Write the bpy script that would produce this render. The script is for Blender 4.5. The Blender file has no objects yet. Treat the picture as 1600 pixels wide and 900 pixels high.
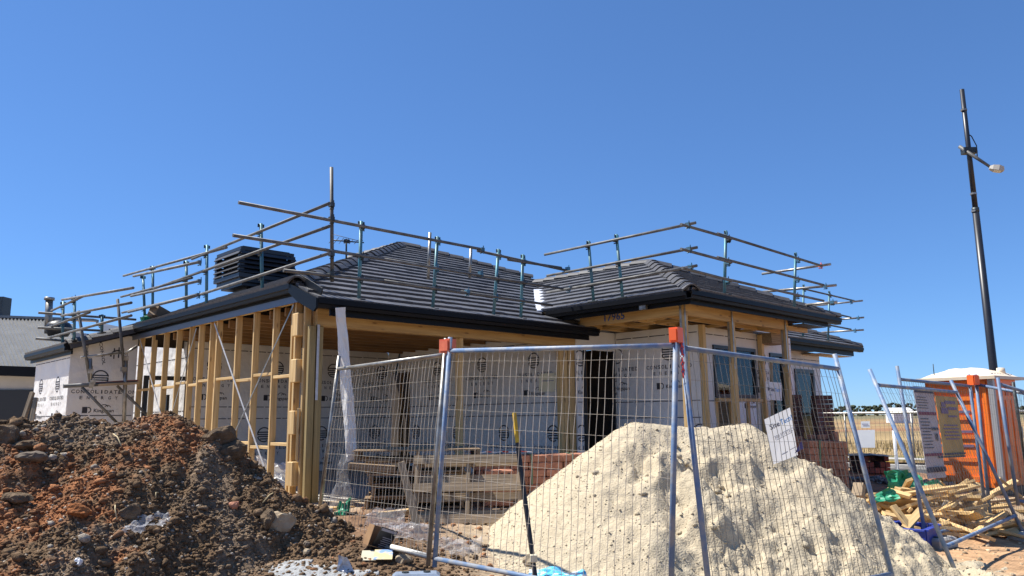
import bpy, bmesh, math, random
import numpy as np
from mathutils import Vector, Matrix, Quaternion

random.seed(7)
RNG = np.random.default_rng(11)
S = bpy.context.scene
COL = S.collection
R = math.radians

# ------------------------------------------------------------------ camera
F = 1197.5
PITCH, ROLL, YAW = R(9.628), R(-0.5845), R(43.945)
EYE = Vector((0, 0, 1.6))
_cp, _sp = math.cos(PITCH), math.sin(PITCH)
FWD = Vector((0, _cp, _sp))
_u0, _r0 = Vector((0, -_sp, _cp)), Vector((1, 0, 0))
RT = _r0 * math.cos(ROLL) + _u0 * math.sin(ROLL)
UP = -_r0 * math.sin(ROLL) + _u0 * math.cos(ROLL)
cam = bpy.data.cameras.new('camera')
cam.sensor_width = 36.0
cam.lens = 36.0 * F / 1600.0
cam.clip_start, cam.clip_end = 0.1, 6000
camo = bpy.data.objects.new('camera', cam)
COL.objects.link(camo)
camo.matrix_world = Matrix(((RT.x, UP.x, -FWD.x, EYE.x), (RT.y, UP.y, -FWD.y, EYE.y), (RT.z, UP.z, -FWD.z, EYE.z), (0, 0, 0, 1)))
S.camera = camo

# ------------------------------------------------------------------ light
SUN_AZ = Vector((-0.968, 0.25, 0)).normalized()      # towards the sun, on the ground
SUN_EL = R(57)
sun_dir = SUN_AZ * math.cos(SUN_EL) + Vector((0, 0, math.sin(SUN_EL)))
W = bpy.data.worlds.new('World')
S.world = W
W.use_nodes = True
nt = W.node_tree
sky = nt.nodes.new('ShaderNodeTexSky')
sky.sky_type = 'NISHITA'
sky.sun_disc = False
sky.sun_elevation = SUN_EL
sky.sun_rotation = math.atan2(sun_dir.x, sun_dir.y)
sky.altitude = 0
sky.air_density = 0.8
sky.dust_density = 0.0
sky.ozone_density = 10.0
bg = nt.nodes['Background']
EXPOSURE = 0.82
bg.inputs['Strength'].default_value = 0.10
gm = nt.nodes.new('ShaderNodeGamma'); gm.inputs['Gamma'].default_value = 0.726       # softer fall-off to the horizon
tn = nt.nodes.new('ShaderNodeVectorMath'); tn.operation = 'MULTIPLY'
tn.inputs[1].default_value = tuple(c / 2 ** EXPOSURE for c in (1.36, 1.88, 2.50))    # clear deep blue air
nt.links.new(sky.outputs['Color'], gm.inputs['Color']); nt.links.new(gm.outputs[0], tn.inputs[0]); nt.links.new(tn.outputs[0], bg.inputs['Color'])
sl = bpy.data.lights.new('sun', 'SUN')
sl.energy = 4.8
sl.angle = R(0.53)
sl.color = (1.0, 0.955, 0.88)
slo = bpy.data.objects.new('sun', sl)
slo.rotation_euler = sun_dir.to_track_quat('Z', 'Y').to_euler()
slo.location = (0, 0, 30)
COL.objects.link(slo)
S.view_settings.view_transform = 'Standard'
S.view_settings.look = 'None'
S.view_settings.exposure = EXPOSURE
S.view_settings.gamma = 1.0

# ------------------------------------------------------------------ picking points
def ray(px, py):
    return FWD + RT * ((px - 800) / F) + UP * ((450 - py) / F)
def P(px, py, y):                    # point at forward distance y
    d = ray(px, py)
    return EYE + d * (y / d.y)
AX, AY = -2.63069377, 9.8            # house corner
dR = Vector((math.cos(YAW), math.sin(YAW), 0))
dL = Vector((-math.sin(YAW), math.cos(YAW), 0))
A0 = Vector((AX, AY, 0))
def H(a, b, z):                      # house frame -> world
    return A0 + dR * a + dL * b + Vector((0, 0, z))
def hit(px, py, n, p0):
    d = ray(px, py)
    return EYE + d * ((p0 - EYE).dot(n) / d.dot(n))
def PB(px, py, b): return hit(px, py, dL, H(0, b, 0))
def PA(px, py, a): return hit(px, py, dR, H(a, 0, 0))
def PZ(px, py, z): return hit(px, py, Vector((0, 0, 1)), Vector((0, 0, z)))
def ab(p):
    q = p - A0
    return q.dot(dR), q.dot(dL)

# ------------------------------------------------------------------ object helpers
MW = {}
def tag(o, label=None, cat=None, group=None, kind=None):
    if label: o['label'] = label
    if cat: o['category'] = cat
    if group: o['group'] = group
    if kind: o['kind'] = kind
    return o
def thing(name, label, cat, loc=(0, 0, 0), rotz=0.0, group=None):
    o = bpy.data.objects.new(name, None)
    COL.objects.link(o)
    o.empty_display_size = 0.1
    o.location = loc
    o.rotation_euler = (0, 0, rotz)
    MW[o] = Matrix.Translation(Vector(loc)) @ Matrix.Rotation(rotz, 4, 'Z')
    return tag(o, label, cat, group)
def place(me, name, M, parent=None, m=None):
    o = bpy.data.objects.new(name, me)
    COL.objects.link(o)
    if parent is not None:
        o.parent = parent
        o.matrix_basis = MW[parent].inverted() @ M
    else:
        o.matrix_basis = M
    MW[o] = M.copy()
    if m is not None and not me.materials:
        me.materials.append(m)
    return o
def newmesh(name, v, f, smooth=False, mats=None, mi=None):
    me = bpy.data.meshes.new(name)
    me.from_pydata([tuple(x) for x in v], [], f)
    if mats:
        for m in mats: me.materials.append(m)
    if mi:
        me.polygons.foreach_set('material_index', mi)
    if smooth:
        me.polygons.foreach_set('use_smooth', [True] * len(me.polygons))
    me.update()
    return me
class MB:
    """collects shapes in world coordinates"""
    def __init__(s): s.v, s.f, s.mi, s.cur = [], [], [], 0
    def add(s, vs, fs):
        o = len(s.v)
        s.v += [Vector(x) for x in vs]
        s.f += [tuple(i + o for i in q) for q in fs]
        s.mi += [s.cur] * len(fs)
        return s
    def box(s, M, sx, sy, sz):           # centred box under matrix M
        vs = [M @ Vector((x * sx / 2, y * sy / 2, z * sz / 2)) for x in (-1, 1) for y in (-1, 1) for z in (-1, 1)]
        return s.add(vs, [(0, 1, 3, 2), (4, 6, 7, 5), (0, 4, 5, 1), (2, 3, 7, 6), (0, 2, 6, 4), (1, 5, 7, 3)])
    def hbox(s, a0, a1, b0, b1, z0, z1):  # box in house frame
        vs = [H(a, b, z) for a in (a0, a1) for b in (b0, b1) for z in (z0, z1)]
        return s.add(vs, [(0, 1, 3, 2), (4, 6, 7, 5), (0, 4, 5, 1), (2, 3, 7, 6), (0, 2, 6, 4), (1, 5, 7, 3)])
    def bar(s, p0, p1, w, h, up=(0, 0, 1)):
        M, L = axis(p0, p1, up)
        return s.box(M, L, w, h)
    def tube(s, pts, r, n=8, cap=True):
        pts = [Vector(p) for p in pts]
        rings = []
        for i, p in enumerate(pts):
            t = (pts[min(i + 1, len(pts) - 1)] - pts[max(i - 1, 0)]).normalized()
            q = t.to_track_quat('Z', 'Y')
            rr = r[i] if isinstance(r, (list, tuple)) else r
            rings.append([p + q @ Vector((math.cos(k * 2 * math.pi / n) * rr, math.sin(k * 2 * math.pi / n) * rr, 0)) for k in range(n)])
        # keep twist small by aligning to previous ring
        for i in range(1, len(rings)):
            best = min(range(n), key=lambda k: (rings[i][k] - pts[i] - (rings[i - 1][0] - pts[i - 1])).length)
            rings[i] = rings[i][best:] + rings[i][:best]
        vs = [x for q in rings for x in q]
        fs = []
        for i in range(len(rings) - 1):
            for k in range(n):
                a, b = i * n + k, i * n + (k + 1) % n
                fs.append((a, b, b + n, a + n))
        if cap:
            fs.append(tuple(range(n))[::-1])
            fs.append(tuple(range((len(rings) - 1) * n, len(rings) * n)))
        return s.add(vs, fs)
    def poly(s, pts): return s.add(pts, [tuple(range(len(pts)))])
    def prism(s, pts, ext):
        n = len(pts); ext = Vector(ext)
        vs = [Vector(p) for p in pts] + [Vector(p) + ext for p in pts]
        fs = [tuple(range(n))[::-1], tuple(range(n, 2 * n))] + [(i, (i + 1) % n, (i + 1) % n + n, i + n) for i in range(n)]
        return s.add(vs, fs)
    def build(s, name, m, parent=None, smooth=False, base=None):
        M = MW[parent] if parent is not None else Matrix.Translation(Vector(base if base is not None else (0, 0, 0)))
        I = M.inverted()
        me = newmesh(name, [I @ x for x in s.v], s.f, smooth, m if isinstance(m, list) else [m], s.mi)
        bm = bmesh.new(); bm.from_mesh(me)
        bmesh.ops.recalc_face_normals(bm, faces=bm.faces)
        bm.to_mesh(me); bm.free()
        return place(me, name, M, parent)
def axis(p0, p1, up=(0, 0, 1)):
    p0, p1, up = Vector(p0), Vector(p1), Vector(up)
    x = p1 - p0; L = x.length; x = x / L
    z = up - x * up.dot(x)
    if z.length < 1e-4: z = Vector((0, 1, 0)) - x * x.y
    z.normalize(); y = z.cross(x); c = (p0 + p1) / 2
    return Matrix(((x.x, y.x, z.x, c.x), (x.y, y.y, z.y, c.y), (x.z, y.z, z.z, c.z), (0, 0, 0, 1))), L
_cache = {}
def bar(name, p0, p1, w, h, m, parent=None, up=(0, 0, 1), bevel=True):
    """a board, its mesh shared by boards of one size; x runs along the grain"""
    M, L = axis(p0, p1, up)
    key = ('b', round(L, 3), round(w, 4), round(h, 4), m.name)
    if key not in _cache:
        bm = bmesh.new()
        bmesh.ops.create_cube(bm, size=1)
        bmesh.ops.scale(bm, vec=(L, w, h), verts=bm.verts)
        if bevel:
            bmesh.ops.bevel(bm, geom=list(bm.edges), offset=min(w, h) * .08, segments=1, affect='EDGES')
        me = bpy.data.meshes.new(name); bm.to_mesh(me); bm.free(); me.materials.append(m)
        _cache[key] = me
    return place(_cache[key], name, M, parent)
def pole(name, p0, p1, r, m, parent=None, n=12):
    M, L = axis(p0, p1)
    key = ('p', round(L, 3), round(r, 4), n, m.name)
    if key not in _cache:
        b = MB().tube([(-L / 2, 0, 0), (L / 2, 0, 0)], r, n)
        me = newmesh(name, b.v, b.f, False, [m])
        for p in me.polygons: p.use_smooth = len(p.vertices) == 4
        _cache[key] = me
    return place(_cache[key], name, M, parent)
def hbox(name, a0, a1, b0, b1, z0, z1, m, parent, bevel=0.0):
    return MB().hbox(a0, a1, b0, b1, z0, z1).build(name, m, parent)

# ------------------------------------------------------------------ materials
def mat(name, c1, c2=None, rough=.7, metal=0., scale=8., bump=0., bscale=60., stretch=None, rand=.15, coord='Object', spec=.5, detail=6, lo=.35, hi=.65, dist=.01):
    m = bpy.data.materials.new(name); m.use_nodes = True
    n, l = m.node_tree.nodes, m.node_tree.links
    b = n['Principled BSDF']
    b.inputs['Roughness'].default_value = rough
    b.inputs['Metallic'].default_value = metal
    b.inputs['Specular IOR Level'].default_value = spec
    c2 = c2 or tuple(x * .8 for x in c1)
    tc = n.new('ShaderNodeTexCoord'); src = tc.outputs[coord]
    inf = n.new('ShaderNodeObjectInfo')
    ad = n.new('ShaderNodeVectorMath'); ad.operation = 'ADD'
    ml = n.new('ShaderNodeMath'); ml.operation = 'MULTIPLY'; ml.inputs[1].default_value = 37.
    l.new(inf.outputs['Random'], ml.inputs[0])
    l.new(src, ad.inputs[0]); l.new(ml.outputs[0], ad.inputs[1])
    vec = ad.outputs[0]
    if stretch:
        mp = n.new('ShaderNodeMapping'); mp.inputs['Scale'].default_value = stretch
        l.new(vec, mp.inputs['Vector']); vec = mp.outputs[0]
    no = n.new('ShaderNodeTexNoise'); no.inputs['Scale'].default_value = scale; no.inputs['Detail'].default_value = detail
    l.new(vec, no.inputs['Vector'])
    rp = n.new('ShaderNodeValToRGB')
    rp.color_ramp.elements[0].position, rp.color_ramp.elements[1].position = lo, hi
    rp.color_ramp.elements[0].color = (*c2, 1); rp.color_ramp.elements[1].color = (*c1, 1)
    l.new(no.outputs['Fac'], rp.inputs['Fac'])
    hs = n.new('ShaderNodeHueSaturation')
    mr = n.new('ShaderNodeMapRange'); mr.inputs['To Min'].default_value = 1 - rand; mr.inputs['To Max'].default_value = 1 + rand
    l.new(inf.outputs['Random'], mr.inputs['Value']); l.new(mr.outputs[0], hs.inputs['Value'])
    l.new(rp.outputs['Color'], hs.inputs['Color']); l.new(hs.outputs[0], b.inputs['Base Color'])
    if bump:
        nb = n.new('ShaderNodeTexNoise'); nb.inputs['Scale'].default_value = bscale; nb.inputs['Detail'].default_value = 5
        l.new(vec, nb.inputs['Vector'])
        bp = n.new('ShaderNodeBump'); bp.inputs['Strength'].default_value = bump; bp.inputs['Distance'].default_value = dist
        l.new(nb.outputs['Fac'], bp.inputs['Height']); l.new(bp.outputs[0], b.inputs['Normal'])
    return m
def knots(m):
    n, l = m.node_tree.nodes, m.node_tree.links
    b = n['Principled BSDF']; src = b.inputs['Base Color'].links[0].from_socket
    tc = [x for x in n if x.type == 'VECT_MATH'][0]
    mp = n.new('ShaderNodeMapping'); mp.inputs['Scale'].default_value = (2.2, 7, 7)
    vo = n.new('ShaderNodeTexVoronoi'); vo.inputs['Scale'].default_value = 1.3
    l.new(tc.outputs[0], mp.inputs['Vector']); l.new(mp.outputs[0], vo.inputs['Vector'])
    mr = n.new('ShaderNodeMapRange'); mr.inputs['From Min'].default_value = .07; mr.inputs['From Max'].default_value = .17; mr.inputs['To Min'].default_value = .75; mr.inputs['To Max'].default_value = 0.
    l.new(vo.outputs['Distance'], mr.inputs['Value'])
    mx = n.new('ShaderNodeMix'); mx.data_type = 'RGBA'; mx.inputs[7].default_value = (.16, .075, .03, 1)
    l.new(mr.outputs[0], mx.inputs[0]); l.new(src, mx.inputs[6]); l.new(mx.outputs[2], b.inputs['Base Color'])
def plain(name, c, rough=.6, metal=0., spec=.5):
    m = bpy.data.materials.new(name); m.use_nodes = True
    b = m.node_tree.nodes['Principled BSDF']
    b.inputs['Base Color'].default_value = (*c, 1); b.inputs['Roughness'].default_value = rough; b.inputs['Metallic'].default_value = metal
    b.inputs['Specular IOR Level'].default_value = spec
    return m
GRAIN = (1.2, 22, 22)
M_PINE = mat('pine', (.66, .46, .215), (.50, .32, .125), .65, scale=1.6, stretch=GRAIN, bump=.25, bscale=2.5, rand=.13)
M_BEAM = mat('beam_timber', (.60, .39, .155), (.46, .275, .10), .6, scale=1.4, stretch=GRAIN, bump=.2, bscale=2.5, rand=.08)
knots(M_PINE); knots(M_BEAM)
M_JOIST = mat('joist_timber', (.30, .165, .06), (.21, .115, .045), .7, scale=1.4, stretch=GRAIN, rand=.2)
M_TREATED = mat('treated_pine', (.36, .265, .115), (.25, .185, .075), .7, scale=1.6, stretch=GRAIN, rand=.1)
M_OLD = mat('weathered_timber', (.40, .275, .155), (.19, .125, .07), .85, scale=2.2, stretch=GRAIN, bump=.5, bscale=3, rand=.3)
M_GREYWOOD = mat('grey_timber', (.40, .30, .19), (.22, .16, .10), .85, scale=2.2, stretch=GRAIN, bump=.4, bscale=3, rand=.2)
M_TILE = mat('roof_tile', (.118, .117, .122), (.078, .078, .084), .5, scale=18, bump=.35, bscale=90, rand=.2, spec=.5)
M_CAP = mat('ridge_tile', (.066, .064, .066), (.044, .043, .045), .55, scale=12, bump=.3, bscale=70, rand=.25)
M_MORTAR = mat('pointing', (.06, .06, .065), None, .9, bump=.5)
M_GUTTER = mat('black_gutter', (.0065, .007, .009), (.005, .0055, .007), .42, scale=3, rand=.05, spec=.14)
M_FLASH = plain('grey_flashing', (.10, .12, .16), .4, .3)
M_GALV = mat('galvanised', (.40, .39, .36), (.22, .20, .17), .45, .75, scale=9, bump=.15, bscale=40, rand=.2)
M_WIRE = mat('wire', (.52, .46, .37), (.40, .35, .28), .6, .1, scale=6, rand=.1)
M_WIRED = mat('dark_wire', (.22, .20, .175), (.14, .125, .105), .5, .4, scale=6, rand=.1)
M_TUBE = mat('scaffold_tube', (.165, .165, .16), (.09, .088, .082), .6, .3, scale=7, bump=.15, bscale=30, rand=.22)
M_TEAL = mat('teal_paint', (.045, .19, .25), (.10, .17, .18), .5, .25, scale=10, bump=.1, rand=.25)
M_TEALB = mat('blue_clamp', (.07, .22, .32), (.06, .12, .16), .5, .3, scale=20, rand=.2)
M_CLAMP = mat('dark_clamp', (.06, .075, .08), (.035, .04, .04), .5, .5, scale=30, rand=.3)
M_BLUE = mat('blue_paint', (.11, .185, .32), (.26, .28, .31), .6, .1, scale=11, bump=.25, bscale=30, rand=.12, lo=.36, hi=.58)
M_BLUED = mat('blue_grey_paint', (.10, .16, .27), (.22, .24, .27), .6, .1, scale=7, bump=.12, bscale=40, rand=.12, lo=.35, hi=.55)
M_ORANGE = plain('orange_plastic', (.85, .13, .025), .45)
M_ORANGEF = mat('faded_orange', (.72, .17, .08), (.62, .13, .06), .55, scale=20)
M_BLACK = plain('black_plastic', (.018, .018, .02), .45)
M_DARKFRAME = plain('black_frame', (.02, .02, .022), .35)
M_PRINT = plain('print_ink', (.035, .035, .045), .8)
M_CONC = mat('concrete', (.42, .40, .36), (.3, .28, .25), .9, scale=6, bump=.4, bscale=60)
M_BRICK = mat('brick', (.55, .25, .145), (.40, .17, .10), .85, scale=14, bump=.5, bscale=120, rand=.22)
M_BRICKD = mat('dark_brick', (.17, .085, .065), (.11, .055, .045), .85, scale=14, bump=.5, bscale=120, rand=.3)
M_STRAP = plain('green_strap', (.16, .27, .15), .5)
M_WHITE = mat('white_sheet', (.78, .78, .76), (.70, .70, .69), .5, scale=3, rand=.03)
M_PAPER = mat('paper', (.62, .57, .42), (.55, .5, .36), .8, scale=5)
M_INTERIOR = mat('shaded_interior', (.05, .035, .025), (.03, .022, .018), .9, scale=4)  # near-black: shade inside openings and roof space put into the colour
M_GREEN = mat('green_tarp', (.02, .30, .16), (.015, .2, .11), .5, scale=6)
M_TUBBLUE = plain('blue_tub', (.02, .045, .30), .45)
M_STEEL = mat('bright_steel', (.55, .56, .58), (.40, .41, .43), .55, .35, scale=12, bump=.2, bscale=30)

def wrap_mat():
    m = mat('wall_wrap', (.77, .745, .71), (.69, .665, .63), .55, scale=.9, detail=3, rand=.02, bump=.8, bscale=2.6, dist=.07)
    return m
M_WRAP = wrap_mat()
def plastic_film(tf=.6):
    m = bpy.data.materials.new('clear_film'); m.use_nodes = True
    n, l = m.node_tree.nodes, m.node_tree.links
    out = n['Material Output']; b = n['Principled BSDF']
    b.inputs['Base Color'].default_value = (.75, .76, .78, 1); b.inputs['Roughness'].default_value = .25
    tr = n.new('ShaderNodeBsdfTransparent'); tl = n.new('ShaderNodeBsdfTranslucent')
    tl.inputs['Color'].default_value = (.7, .7, .72, 1)
    m1 = n.new('ShaderNodeMixShader'); m1.inputs[0].default_value = .4
    m2 = n.new('ShaderNodeMixShader'); m2.inputs[0].default_value = tf
    l.new(b.outputs[0], m1.inputs[1]); l.new(tl.outputs[0], m1.inputs[2])
    l.new(m1.outputs[0], m2.inputs[1]); l.new(tr.outputs[0], m2.inputs[2]); l.new(m2.outputs[0], out.inputs['Surface'])
    return m
M_FILM = plastic_film()
M_FILM2 = plastic_film(.78)
def thin_white(name, c, t=.45):
    m = bpy.data.materials.new(name); m.use_nodes = True
    n, l = m.node_tree.nodes, m.node_tree.links
    b = n['Principled BSDF']; b.inputs['Base Color'].default_value = (*c, 1); b.inputs['Roughness'].default_value = .45
    tl = n.new('ShaderNodeBsdfTranslucent'); tl.inputs['Color'].default_value = (*c, 1)
    mx = n.new('ShaderNodeMixShader'); mx.inputs[0].default_value = t
    l.new(b.outputs[0], mx.inputs[1]); l.new(tl.outputs[0], mx.inputs[2]); l.new(mx.outputs[0], n['Material Output'].inputs['Surface'])
    return m
M_STRIP = thin_white('thin_white_sheet', (.84, .84, .83), .35)
def glass_mat():
    m = bpy.data.materials.new('window_glass'); m.use_nodes = True
    n, l = m.node_tree.nodes, m.node_tree.links
    out = n['Material Output']; n.remove(n['Principled BSDF'])
    g = n.new('ShaderNodeBsdfGlossy'); g.inputs['Roughness'].default_value = .02; g.inputs['Color'].default_value = (.9, .95, 1, 1)
    t = n.new('ShaderNodeBsdfTransparent'); t.inputs['Color'].default_value = (.92, .95, .96, 1)
    fr = n.new('ShaderNodeFresnel'); fr.inputs['IOR'].default_value = 1.42
    mx = n.new('ShaderNodeMixShader')
    l.new(fr.outputs[0], mx.inputs[0]); l.new(t.outputs[0], mx.inputs[1]); l.new(g.outputs[0], mx.inputs[2]); l.new(mx.outputs[0], out.inputs['Surface'])
    return m
M_GLASS = glass_mat()

# ------------------------------------------------------------------ noise
def _hash(ix, iy, seed):
    n = (ix.astype(np.int64) * 374761393 + iy.astype(np.int64) * 668265263 + seed * 974634777) & 0x7fffffff
    n = ((n ^ (n >> 13)) * 1274126177) & 0x7fffffff
    return ((n ^ (n >> 16)) & 0xffff) / 65535.0
def vnoise(x, y, seed=0):
    ix, iy = np.floor(x), np.floor(y)
    fx, fy = x - ix, y - iy
    fx, fy = fx * fx * (3 - 2 * fx), fy * fy * (3 - 2 * fy)
    a, b = _hash(ix, iy, seed), _hash(ix + 1, iy, seed)
    c, d = _hash(ix, iy + 1, seed), _hash(ix + 1, iy + 1, seed)
    return (a * (1 - fx) + b * fx) * (1 - fy) + (c * (1 - fx) + d * fx) * fy - .5
def fbm(x, y, seed=0, octs=4, gain=.5):
    r, a = 0, 1.
    for o in range(octs):
        r = r + a * vnoise(x * 2 ** o + o * 17.3, y * 2 ** o - o * 9.1, seed + o); a *= gain
    return r
def sstep(e0, e1, x):
    t = np.clip((x - e0) / (e1 - e0), 0, 1)
    return t * t * (3 - 2 * t)
def ground_z(x, y):
    x, y = np.asarray(x, float), np.asarray(y, float)
    a = (x - AX) * dR.x + (y - AY) * dR.y
    b = (x - AX) * dL.x + (y - AY) * dL.y
    lot = .5 * sstep(-7.2, -1.2, b) * (1 - sstep(10.5, 19, a)) * sstep(5.6, 8.8, y)
    low = -.3 * sstep(11, 19, a)
    z = .05 + lot + low - .05 * sstep(3, 0, y)
    rough = sstep(60, 20, np.hypot(x, y)) * (1 - sstep(15, 17, a))
    return z + .05 * rough * fbm(x * 1.1, y * 1.1, 5, 4)
def gz(x, y): return float(ground_z(x, y))
def G(px, py):                         # where a pixel's ray meets the ground
    y = 8.
    for _ in range(60):
        d = ray(px, py)
        p = EYE + d * (y / d.y)
        p2 = PZ(px, py, gz(p.x, p.y))
        if p2.y < 0 or p2.y > 200: break
        y = .5 * y + .5 * p2.y
    p = P(px, py, y); p.z = gz(p.x, p.y)
    return p
def grounded(p):
    return Vector((p.x, p.y, gz(p.x, p.y)))

# ------------------------------------------------------------------ fast meshes with a colour attribute
def fast_mesh(name, v, f, col=None, smooth=False):
    v = np.ascontiguousarray(v, np.float32); f = np.ascontiguousarray(f, np.int32)
    k = f.shape[1]
    me = bpy.data.meshes.new(name)
    me.vertices.add(len(v)); me.vertices.foreach_set('co', v.ravel())
    me.loops.add(f.size); me.loops.foreach_set('vertex_index', f.ravel())
    me.polygons.add(len(f))
    me.polygons.foreach_set('loop_start', np.arange(0, f.size, k, dtype=np.int32))
    me.polygons.foreach_set('loop_total', np.full(len(f), k, np.int32))
    if smooth: me.polygons.foreach_set('use_smooth', np.ones(len(f), bool))
    if col is not None:
        at = me.color_attributes.new('tint', 'FLOAT_COLOR', 'POINT')
        c = np.ones((len(v), 4), np.float32); c[:, :3] = col
        at.data.foreach_set('color', c.ravel())
    me.update(); me.validate()
    return me
def earth_mat(name, rough=1., bump=.6, bscale=45., var=.35, nscale=30., dist=.02, spec=.15):
    m = bpy.data.materials.new(name); m.use_nodes = True
    n, l = m.node_tree.nodes, m.node_tree.links
    b = n['Principled BSDF']; b.inputs['Roughness'].default_value = rough; b.inputs['Specular IOR Level'].default_value = spec
    at = n.new('ShaderNodeVertexColor'); at.layer_name = 'tint'
    tc = n.new('ShaderNodeTexCoord')
    no = n.new('ShaderNodeTexNoise'); no.inputs['Scale'].default_value = nscale; no.inputs['Detail'].default_value = 8
    l.new(tc.outputs['Object'], no.inputs['Vector'])
    mr = n.new('ShaderNodeMapRange'); mr.inputs['From Min'].default_value = .3; mr.inputs['From Max'].default_value = .7
    mr.inputs['To Min'].default_value = 1 - var; mr.inputs['To Max'].default_value = 1 + var
    l.new(no.outputs['Fac'], mr.inputs['Value'])
    mx = n.new('ShaderNodeVectorMath'); mx.operation = 'SCALE'
    l.new(at.outputs['Color'], mx.inputs[0]); l.new(mr.outputs[0], mx.inputs['Scale']); l.new(mx.outputs[0], b.inputs['Base Color'])
    n2 = n.new('ShaderNodeTexNoise'); n2.inputs['Scale'].default_value = bscale; n2.inputs['Detail'].default_value = 8
    l.new(tc.outputs['Object'], n2.inputs['Vector'])
    bp = n.new('ShaderNodeBump'); bp.inputs['Strength'].default_value = bump; bp.inputs['Distance'].default_value = dist
    l.new(n2.outputs['Fac'], bp.inputs['Height']); l.new(bp.outputs[0], b.inputs['Normal'])
    return m
M_GROUND = earth_mat('ground_earth', nscale=9, bscale=30, var=.3)
M_SOIL = earth_mat('soil', nscale=26, bscale=60, var=.4, bump=.8)
M_SANDM = earth_mat('building_sand', nscale=16, bscale=55, var=.12, bump=.7)
_t = (1 + 5 ** .5) / 2
ICO_V = np.array([(-1, _t, 0), (1, _t, 0), (-1, -_t, 0), (1, -_t, 0), (0, -1, _t), (0, 1, _t), (0, -1, -_t), (0, 1, -_t), (_t, 0, -1), (_t, 0, 1), (-_t, 0, -1), (-_t, 0, 1)]) / 1.902
ICO_F = np.array([(0, 11, 5), (0, 5, 1), (0, 1, 7), (0, 7, 10), (0, 10, 11), (1, 5, 9), (5, 11, 4), (11, 10, 2), (10, 7, 6), (7, 1, 8), (3, 9, 4), (3, 4, 2), (3, 2, 6), (3, 6, 8), (3, 8, 9), (4, 9, 5), (2, 4, 11), (6, 2, 10), (8, 6, 7), (9, 8, 1)])
def clod_geo(pts, size, col, squash=.75, sink=.55):
    N = len(pts)
    v = np.repeat(ICO_V[None], N, 0) * (1 + RNG.uniform(-.32, .32, (N, 12, 1)))
    q = RNG.normal(size=(N, 4)); q /= np.linalg.norm(q, axis=1, keepdims=True)
    w, x, y, z = q.T
    Rm = np.stack([1 - 2 * (y * y + z * z), 2 * (x * y - z * w), 2 * (x * z + y * w), 2 * (x * y + z * w), 1 - 2 * (x * x + z * z), 2 * (y * z - x * w), 2 * (x * z - y * w), 2 * (y * z + x * w), 1 - 2 * (x * x + y * y)], 1).reshape(N, 3, 3)
    ax = RNG.uniform(.65, 1.2, (N, 1, 3))
    v = np.einsum('nij,nkj->nki', Rm, v * ax) * size[:, None, None]
    v[:, :, 2] *= squash
    v += pts[:, None, :]; v[:, :, 2] += (size * (squash - sink))[:, None] * .6
    f = ICO_F[None] + (np.arange(N) * 12)[:, None, None]
    c = np.repeat(col[:, None, :], 12, 1)
    return v.reshape(-1, 3), f.reshape(-1, 3), c.reshape(-1, 3)
def stuff(name, me, m, label, cat, kind='stuff', base=(0, 0, 0)):
    me.materials.append(m)
    o = bpy.data.objects.new(name, me); COL.objects.link(o); MW[o] = Matrix.Identity(4)
    return tag(o, label, cat, None, kind)

# ------------------------------------------------------------------ ground sheet, road, field
def grid_axis(lo, hi, n, mid, k):
    t = np.linspace(math.asinh((lo - mid) / k), math.asinh((hi - mid) / k), n)
    return mid + k * np.sinh(t)
gx, gy = grid_axis(-3000, 3000, 420, 2.0, 3.2), grid_axis(-200, 5000, 420, 8.5, 3.2)
X, Y = np.meshgrid(gx, gy)
Zg = ground_z(X, Y)
ga = (X - AX) * dR.x + (Y - AY) * dR.y
gb = (X - AX) * dL.x + (Y - AY) * dL.y
dist = np.hypot(X, Y)
far = sstep(22, 26, ga)
Zg = Zg + far * (.25 + .6 * fbm(X / 60, Y / 60, 3, 3) * sstep(30, 90, dist))
def C3(*c): return np.array(c)[None, None, :]
def lerp(a, b, t): return a + (b - a) * t[..., None]
n1 = fbm(X * .8, Y * .8, 21, 4)[..., None]
gc = lerp(C3(.225, .135, .08) * (1 + .6 * n1), C3(.42, .33, .235) * (1 + .3 * n1), sstep(-1.5, -.3, gb) * sstep(20, 17, ga))  # paler ground round the house, added to bounce light into the shade
sandy = sstep(3.4, 1.9, np.hypot((X - 2.6) / 1.15, Y - 8.0)) + sstep(-.1, .2, fbm(X * .6 + 3, Y * .6, 9, 3)) * sstep(5.2, 3.2, np.hypot((X - 3.2) / 1.2, Y - 7.8)) * sstep(.4, 1.6, X)
gc = lerp(gc, C3(.46, .385, .265) * np.ones_like(gc), np.clip(sandy, 0, 1))
gc = lerp(gc, C3(.155, .10, .06) * (1 + .5 * n1), sstep(1.15, .7, np.hypot((X + 1.9) / 1.6, (Y - 7.0) / 1.0)))
drive = sstep(4.5, 5.1, X + .35 * (Y - 7.5) + .5 * fbm(X * .9, Y * .9, 31, 3)) * sstep(11.5, 9.5, Y) * sstep(3.5, 4.4, X)
gc = lerp(gc, C3(.40, .245, .135) * (1 + .25 * n1), drive)
dry = C3(.30, .215, .105) * (1 + .5 * fbm(X / 5, Y / 5, 40, 4)[..., None])
redd = C3(.26, .135, .07) * np.ones_like(gc)
fld = lerp(dry, redd, np.clip(sstep(.0, .35, fbm(X / 18, Y / 9, 50, 3)), 0, 1) * .8)
fld = lerp(fld, C3(.115, .125, .045) * np.ones_like(gc), sstep(24.2, 24.8, ga) * sstep(27.5, 26.6, ga) * .65)
fld = lerp(fld, C3(.17, .15, .085) * np.ones_like(gc), sstep(140, 400, dist))
gc = lerp(gc, fld, np.clip(far + sstep(-2, -12, Y) + sstep(60, 90, dist), 0, 1))
idx = np.arange(X.size).reshape(X.shape)
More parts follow.
